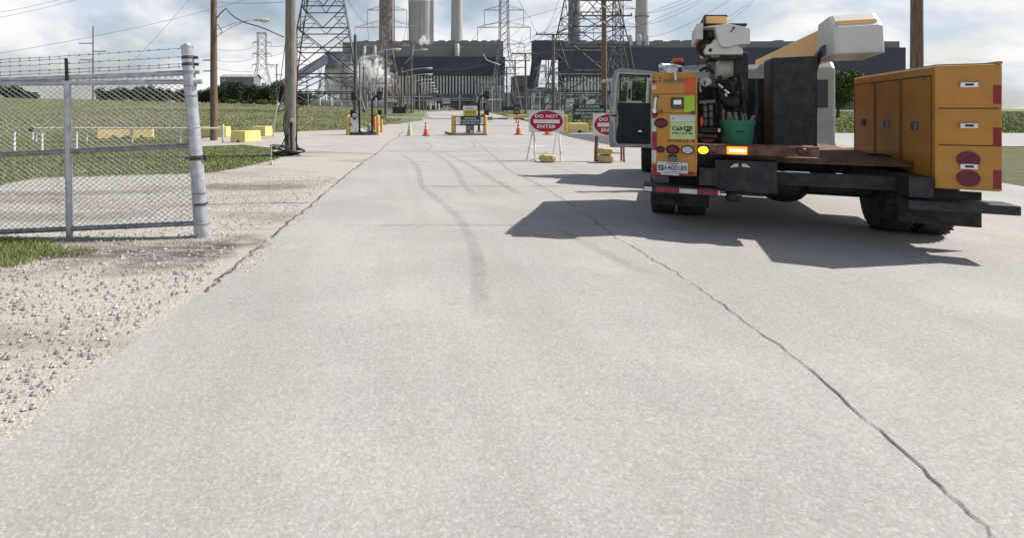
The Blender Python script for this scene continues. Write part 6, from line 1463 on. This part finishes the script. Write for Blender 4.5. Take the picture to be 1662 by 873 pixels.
dpoly([(1006.8, 163.2), (1007.2, 122), (1053.4, 124.2), (1053.8, 165.6)], .03, .04, 'window_pane', M['glass'], door)
dpoly([(1016, 163), (1018, 133), (1025.5, 131), (1024.5, 163)], .20, .23, 'mirror_case', 'white_dirty', door)
dpoly([(1019, 160), (1020, 145), (1023, 144), (1022.5, 161)], .185, .199, 'mirror_vent', 'steel_dark', door)
dpoly([(1025.8, 163), (1027, 131), (1029, 130), (1028, 163)], .05, .08, 'quarter_frame', 'black', door)
dpoly([(1044, 164), (1047.5, 126), (1049.5, 126), (1046.5, 164.5)], -.02, .02, 'window_channel', 'black', door)
dpoly([(1007, 134), (1014, 130), (1052, 124.5), (1052, 129), (1020, 132), (1008, 138)], .12, .16, 'mirror_arm', 'lamp_grey', door)
dpoly([(1003, 167), (1056, 168), (1056, 234), (1003, 233), (1000, 229), (1000.5, 214), (1003.5, 203), (1004, 190), (1002, 176)], -.03, .0, 'inner_panel', 'cab_trim', door, .01)
dpoly([(1016, 163.5), (1042, 164.5), (1042, 168), (1016, 167)], -.05, 0, 'sill_top', 'lamp_grey', door)
dpoly([(1036, 212), (1041.5, 212), (1041.5, 214), (1036, 214)], -.05, -.03, 'inner_handle', 'chrome', door)
dpoly([(992, 173), (997, 173), (997, 184), (992, 184)], -.004, 0, 'sticker', 'label_green', door); dpoly([(991.5, 190), (995, 190), (995, 196), (991.5, 196)], -.004, 0, 'sticker', 'plate', door)
dpoly([(993, 187), (1001, 186.5), (1001, 189), (993, 189.5)], -.03, 0, 'latch', 'black', door)
ring([(996, 230), (995, 190), (998, 140), (1001, 120), (1005, 117.5), (1058, 121), (1058, 237), (1003, 237)], [(999, 229), (998.5, 190), (1001, 141), (1003.5, 121.5), (1006, 120), (1056, 122.5), (1056, 235), (1004, 235)], -.014, 0, 'door_moulding', 'lamp_grey', door)
b_ = MB(); b_.path([tl(1053, 127, 6.2), tl(1052, 145, 6.2), tl(1051, 168, 6.2)], .04, 8); tp_('grab_pillar', b_, 'white_dirty', smooth=True)
b_ = MB(); b_.tube(tl(979, 132.5, 6.55), tl(1007, 128.5, 6.5), .028, n=10); b_.ell(tuple(tl(980, 132.4, 6.55)), .05, .04, .04); tp_('mirror_arm', b_, 'lamp_grey', smooth=True)

# ---- derrick machinery between the cabinets
def tpoly(pts, v0, v1, name, m, parent=None, bevel=0, smooth=False):
    b_ = MB(); b_.prism([(tl(x, y, v0).x, tl(x, y, v0).z) for x, y in pts], lambda a, b1, d: Vector((a, d, b1)), v0, v1); return tp_(name, b_, m, parent, bevel=bevel)
tpoly([(1134, 165), (1300, 165), (1300, 236), (1134, 236)], 2.2, 2.3, 'headboard', 'black')
tpoly([(1132, 140), (1168, 140), (1168, 236), (1132, 236)], 1.25, 1.32, 'dark_filler', 'black')  # black filler sheet added to darken the recess behind the cylinders
tpoly([(1134, 128), (1290, 128), (1290, 165), (1134, 165)], 2.6, 2.7, 'headboard', 'steel_dark')
tpoly([(1152, 100), (1160, 100), (1161, 135), (1166, 142), (1154, 142), (1153, 120)], .9, 1.1, 'pedestal_leg', 'steel_mid', bevel=.01)
tpoly([(1162, 101), (1167, 101), (1166, 124), (1163, 124)], .85, .95, 'pedestal_strut', 'lamp_grey')
tpoly([(1164, 100), (1193, 100), (1193, 124), (1164, 123)], 1.0, 1.2, 'winch_frame', 'steel_dark')
b_ = MB(); a_, c_ = tl(1168, 112, .8), tl(1191, 112, .8); b_.tube((a_.x, 1.0, a_.z), (c_.x, 1.0, a_.z), .155, n=28); b_.tube((a_.x-.01, 1.0, a_.z), (a_.x+.02, 1.0, a_.z), .17, n=28); b_.tube((c_.x-.02, 1.0, a_.z), (c_.x+.01, 1.0, a_.z), .17, n=28); tp_('winch_drum', b_, M['white_dirty'], smooth=True)
tpoly([(1192, 85), (1215, 85), (1215, 165), (1200, 165), (1192, 140)], .75, 1.2, 'turret_post', 'black', bevel=.02)
tpoly([(1145, 107), (1152, 103), (1153, 116), (1146, 117)], .8, 1.0, 'rusty_bracket', 'rust_leg', bevel=.01)
# gauge / reel disc
b_, *_ = tdisc(1144.5, 133.5, .55, 21, 15, .03, prof=[(1, 0), (1, -.6), (.92, -1), (.86, -.8), (.02, -.8)]); o = tp_('dial', b_, 'white_dirty', smooth=True); b_ = MB(); b_.tube(tl(1144, 132, .50), tl(1143.5, 139, .50), .008, n=6); b_.tube(tl(1144.5, 133, .50), tl(1145.5, 133, .50), .014, n=8); tp_('needle', b_, 'black', o)
b_ = MB(); b_.tube(tl(1135, 138, .6), tl(1137, 150, .6), .012, n=8); tp_('pipe', b_, 'lamp_grey', smooth=True)
# hydraulic cylinders
for x0, x1, y0, y1, m in ((1143.5, 1145, 167, 210, 'steel_mid'), (1153, 1154.5, 165, 210, 'steel_mid')):
    b_ = MB(); b_.tube(tl(x0, y0, .6), tl(x1, y1, .6), .026, n=14); cy = tp_('hydraulic_cylinder', b_, m, smooth=True)
    for q in (.1, .35, .6, .9): b_ = MB(); p_ = tl(x0, y0, .6).lerp(tl(x1, y1, .6), q); b_.tube(p_-Vector((0, 0, .012)), p_+Vector((0, 0, .012)), .033, n=14); tp_('collar', b_, 'steel_dark', cy, smooth=True)
tpoly([(1135, 164), (1161, 162), (1161, 167), (1135, 169)], .55, .7, 'cylinder_head', 'steel_mid', bevel=.01)
tpoly([(1136, 208), (1168, 209), (1168, 215), (1136, 215)], .45, .8, 'valve_block', 'steel_dark', bevel=.01)
tpoly([(1131, 217.5), (1164, 220), (1164, 224), (1131, 223)], .40, .8, 'shelf', 'rust_shelf')
tpoly([(1135, 226), (1160, 226), (1157, 231), (1150, 232.5), (1142, 231.5)], .40, .5, 'step_tread', 'rust_leg', bevel=.01)
b_ = MB(); b_.ell(tuple(tl(1138.5, 198, .45)), .022, .03, .07); tp_('plug', b_, 'cone_or', smooth=True)
tpoly([(1165.5, 209), (1169, 209), (1169, 214.5), (1165.5, 214.5)], .35, .4, 'tag', 'sign_white')
# hoses
for pts, r_ in (([(1168, 124), (1172, 135), (1182, 142), (1190, 138), (1194, 128)], .022), ([(1165, 130), (1168, 150), (1178, 165), (1190, 160), (1198, 150)], .022), ([(1158, 145), (1160, 165), (1164, 185), (1168, 205)], .02),
             ([(1183, 135), (1180, 145), (1186, 152), (1190, 143), (1186, 134), (1183, 137)], .024), ([(1136, 150), (1138, 160), (1141, 165)], .015), ([(1170, 170), (1176, 182), (1188, 186), (1196, 176)], .024), ([(1136, 116), (1144, 111), (1153, 113), (1158, 120)], .02), ([(1200, 120), (1205, 150), (1210, 190), (1215, 230)], .022), ([(1225, 130), (1228, 170), (1222, 210), (1226, 235)], .022)):
    b_ = MB(); P_ = [tl(x, y, .7-.02*i) for i, (x, y) in enumerate(pts)]; Q = []
    for i in range(len(P_)-1):
        p0, p1, p2, p3 = P_[max(i-1, 0)], P_[i], P_[i+1], P_[min(i+2, len(P_)-1)]
        for k in range(5): t = k/5; Q.append(.5*((2*p1)+(p2-p0)*t+(2*p0-5*p1+4*p2-p3)*t*t+(3*p1-p0-3*p2+p3)*t**3))
    Q.append(P_[-1]); b_.path(Q, r_, 8); tp_('hose', b_, 'rubber', smooth=True)
b_ = MB(); b_.ell(tuple(tl(1186, 165, .75)), .14, .12, .12); b_.ell(tuple(tl(1190, 135, .8)), .09, .08, .09); tp_('rotary_joint', b_, 'black', smooth=True)
for a, c_ in (((1166, 137), (1173, 143)), ((1176, 146), (1183, 152)), ((1177, 152), (1179, 157))):
    b_ = MB(); b_.tube(tl(*a, .55), tl(*c_, .55), .013, n=8); tp_('grab_rod', b_, 'sign_white', smooth=True)
# bucket with tools
b_ = MB(); cq = tl(1199, 216, .35); rw_ = (tl(1229, 216, .35).x-tl(1170, 216, .35).x)/2; z0, z1 = tl(1199, 235.5, .35).z, tl(1199, 196, .35).z
b_.lathe([(rw_*.84, z0), (rw_*.96, z1-.06)], (cq.x, .35+rw_*.7, 0), 32); b_.lathe([(rw_*1.0, z1-.06), (rw_*1.02, z1-.05), (rw_*1.02, z1), (rw_*.95, z1), (rw_*.92, z1-.1)], (cq.x, .35+rw_*.7, 0), 32); 
bk = MB(); bk.v, bk.f, bk.m = b_.v, b_.f, b_.m
o = tp_('green_tub', bk, 'bucket_green', smooth=True); b_ = MB(); b_.tube((cq.x-rw_*.2, .35-rw_*.26, z1-.14), (cq.x+rw_*.3, .35-rw_*.26, z1-.14), .008, n=6); tp_('tub_mark', b_, 'ink', o)
for i in range(9):
    b_ = MB(); x = 1174+i*5.5; b_.tube(tl(x, 199, .5), tl(x+random.uniform(-5, 5), 199-random.uniform(8, 20), .55), random.uniform(.012, .03), n=8); tp_('tool', b_, random.choice(['steel_mid', 'wood_grey', 'steel_dark']), smooth=True)
# turret head (white casting), boom shells, orange boom end
tpoly([(1147, 87.5), (1190, 88.5), (1203, 89), (1206, 93), (1192, 96), (1150, 95)], .6, 1.5, 'turret_plate', 'steel_dark', bevel=.01)
tpoly([(1152, 88), (1170, 88), (1168, 94), (1155, 94)], .5, .62, 'turret_bearing', 'steel_mid', bevel=.01)
tpoly([(1143, 83), (1145, 78), (1149, 73), (1156, 70.5), (1158, 64.5), (1166, 64.5), (1168, 74), (1174, 78.5), (1180, 77), (1196, 73), (1206, 80), (1206, 88.5), (1145, 88.5)], .45, 1.3, 'turret_casting', 'boom_white', bevel=.015)
b_, *_ = tdisc(1153, 82, .448, 6, 6, .006, 20); tp_('pin_hole', b_, 'black')
tpoly([(1135, 78), (1138, 70), (1143, 66), (1148, 66), (1144, 74), (1144, 84), (1148, 92), (1142, 89), (1136, 84)], .7, 1.1, 'hose_guard', 'rust_shelf', bevel=.02)
b_ = MB(); b_.path([tl(x, y, .65) for x, y in ((1147, 66), (1138, 68), (1133, 74), (1134, 82), (1139, 88), (1146, 92))], .028, 10); tp_('hose', b_, 'rubber', smooth=True)
tpoly([(1130.5, 38.5), (1141.5, 38.5), (1141.2, 64.5), (1130, 64.5)], .5, 1.6, 'side_cover', 'lamp_grey', bevel=.012)
tpoly([(1141.5, 43.5), (1166, 43.5), (1168, 64), (1141.5, 65)], .75, 1.4, 'gearbox', 'black', bevel=.01)
b_, *_ = tdisc(1153, 54, .75, 11, 16, .06); tp_('motor_cover', b_, 'rust_leg', smooth=True)
tpoly([(1141, 44), (1183, 39), (1200, 42.5), (1218, 46), (1218, 72), (1200, 72.5), (1186, 76), (1175, 77), (1170, 74.5), (1166, 66), (1161.5, 46), (1160.5, 44.6)], .35, .8, 'boom_shell', 'boom_white', bevel=.018)
b_ = MB(); b_.tube(tl(1192.5, 44.5, .34), tl(1186, 53, .34), .006, n=6); b_.tube(tl(1189.5, 45.5, .34), tl(1192.5, 45.8, .34), .01, n=6); tp_('shell_latch', b_, 'steel_dark')
tpoly([(1144.5, 26), (1178.5, 26), (1182.8, 38.5), (1144.5, 38.5)], .6, 1.6, 'boom_end', 'boom_orange', bevel=.012)
tpoly([(1143, 25), (1145.5, 25), (1145.5, 38.5), (1143, 38.5)], .58, 1.6, 'boom_end_trim', 'steel_dark'); tpoly([(1144.5, 24.6), (1180, 24.6), (1181, 27), (1179, 26.2), (1144.5, 26.2)], .59, 1.62, 'boom_end_trim', 'steel_dark')
tpoly([(1143, 38.2), (1213, 38.2), (1213, 42), (1143, 42)], .7, 1.6, 'boom_root', 'steel_dark', bevel=.01)
# boom stowed forward over the right-hand side (outside the photograph)
b_ = MB(); b_.box(2.15, 2.55, .9, 7.4, 2.35, 2.75); tp_('lower_boom', b_, 'boom_orange', bevel=.02)
b_ = MB(); b_.prism([(.8, 2.3), (1.6, 2.27), (1.8, 2.42), (1.65, 2.8), (1.1, 2.84), (.85, 2.66)], f, 2.1, 2.6); tp_('boom_knuckle', b_, 'boom_white', bevel=.05)
b_ = MB(); b_.box(1.45, 1.95, .9, 1.5, .97, 2.3); tp_('turret_column', b_, 'steel_dark', bevel=.03)
b_ = MB(); b_.tube((2.1, 1.2, 2.4), (2.3, 3.4, 2.2), .07, n=12); tp_('lift_cylinder', b_, 'steel_mid', smooth=True)
# truck right cabinet details
b_ = MB(); u0, u1 = UW-cabR+cabL, UW
for z in (1.2, 1.6): b_.box(u0+.03, u1-.03, -.004, 0, z, z+.01)
tp_('door_seam', b_, 'seam', cab2)
for q, m in ((1.05, 'lamp_red'), (.85, 'lamp_red')):
    b_ = MB(); b_.lathe([(.09, 0), (.09, -.02), (.02, -.03)], ((u0+u1)/2, -.001, q), 20, axis='y'); tp_('tail_lamp', b_, m, cab2, smooth=True)
for z0, z1 in ((.75, .95), (1.2, 1.4), (1.65, 1.85)):
    b_ = MB(); b_.box(u1-.07, u1-.01, -.005, 0, z0, z1); tp_('red_tape', b_, 'refl_red', cab2)
b_ = MB(); b_.box(u1-.03, u1+.0, 0, 2.7, zT, zT+.03); tp_('edge_trim', b_, 'truck_yel_edge', cab2)

for z in (.98, 1.42, 1.86):
    b_ = MB(); b_.box((u0+u1)/2-.07, (u0+u1)/2+.07, -.03, 0, z-.03, z+.03); h_ = tp_('latch', b_, 'chrome', cab2, bevel=.008); b_ = MB(); b_.box((u0+u1)/2-.03, (u0+u1)/2+.03, -.04, -.03, z-.012, z+.012); tp_('paddle', b_, 'black', h_)
for v0, v1 in ((.08, .9), (.95, 1.8), (1.85, 2.7)):
    b_ = MB()
    for q in ((v0, v0+.012, zB+.05, zT-.1), (v1-.012, v1, zB+.05, zT-.1), (v0+.012, v1-.012, zB+.05, zB+.062), (v0+.012, v1-.012, zT-.112, zT-.1)): b_.box(u0-.004, u0, *q)
    tp_('side_door_seam', b_, 'seam', cab2); b_ = MB(); b_.box(u0-.03, u0, (v0+v1)/2-.06, (v0+v1)/2+.06, 1.35, 1.45); tp_('latch', b_, 'steel_mid', cab2, bevel=.008)
for v in (.2, 1.0, 1.9, 2.5): b_ = MB(); b_.tube((u0-.01, v, zT-.13), (u0-.01, v+.1, zT-.13), .012, n=6); tp_('hinge', b_, 'steel_mid', cab2)
b_ = MB(); b_.box(u0+.05, u1-.05, .1, 2.6, zT, zT+.02); tp_('top_rail', b_, 'steel_mid', cab2, bevel=.005)
for q, z in ((1.0, 2.35), (2.2, 2.3)):
    b_ = MB(); b_.path([(2.0, q, z), (2.0, q+.6, z-.5), (1.9, q+.8, z-1.1), (1.8, q+.6, .98)], .025, 8); tp_('hose', b_, 'rubber', smooth=True)
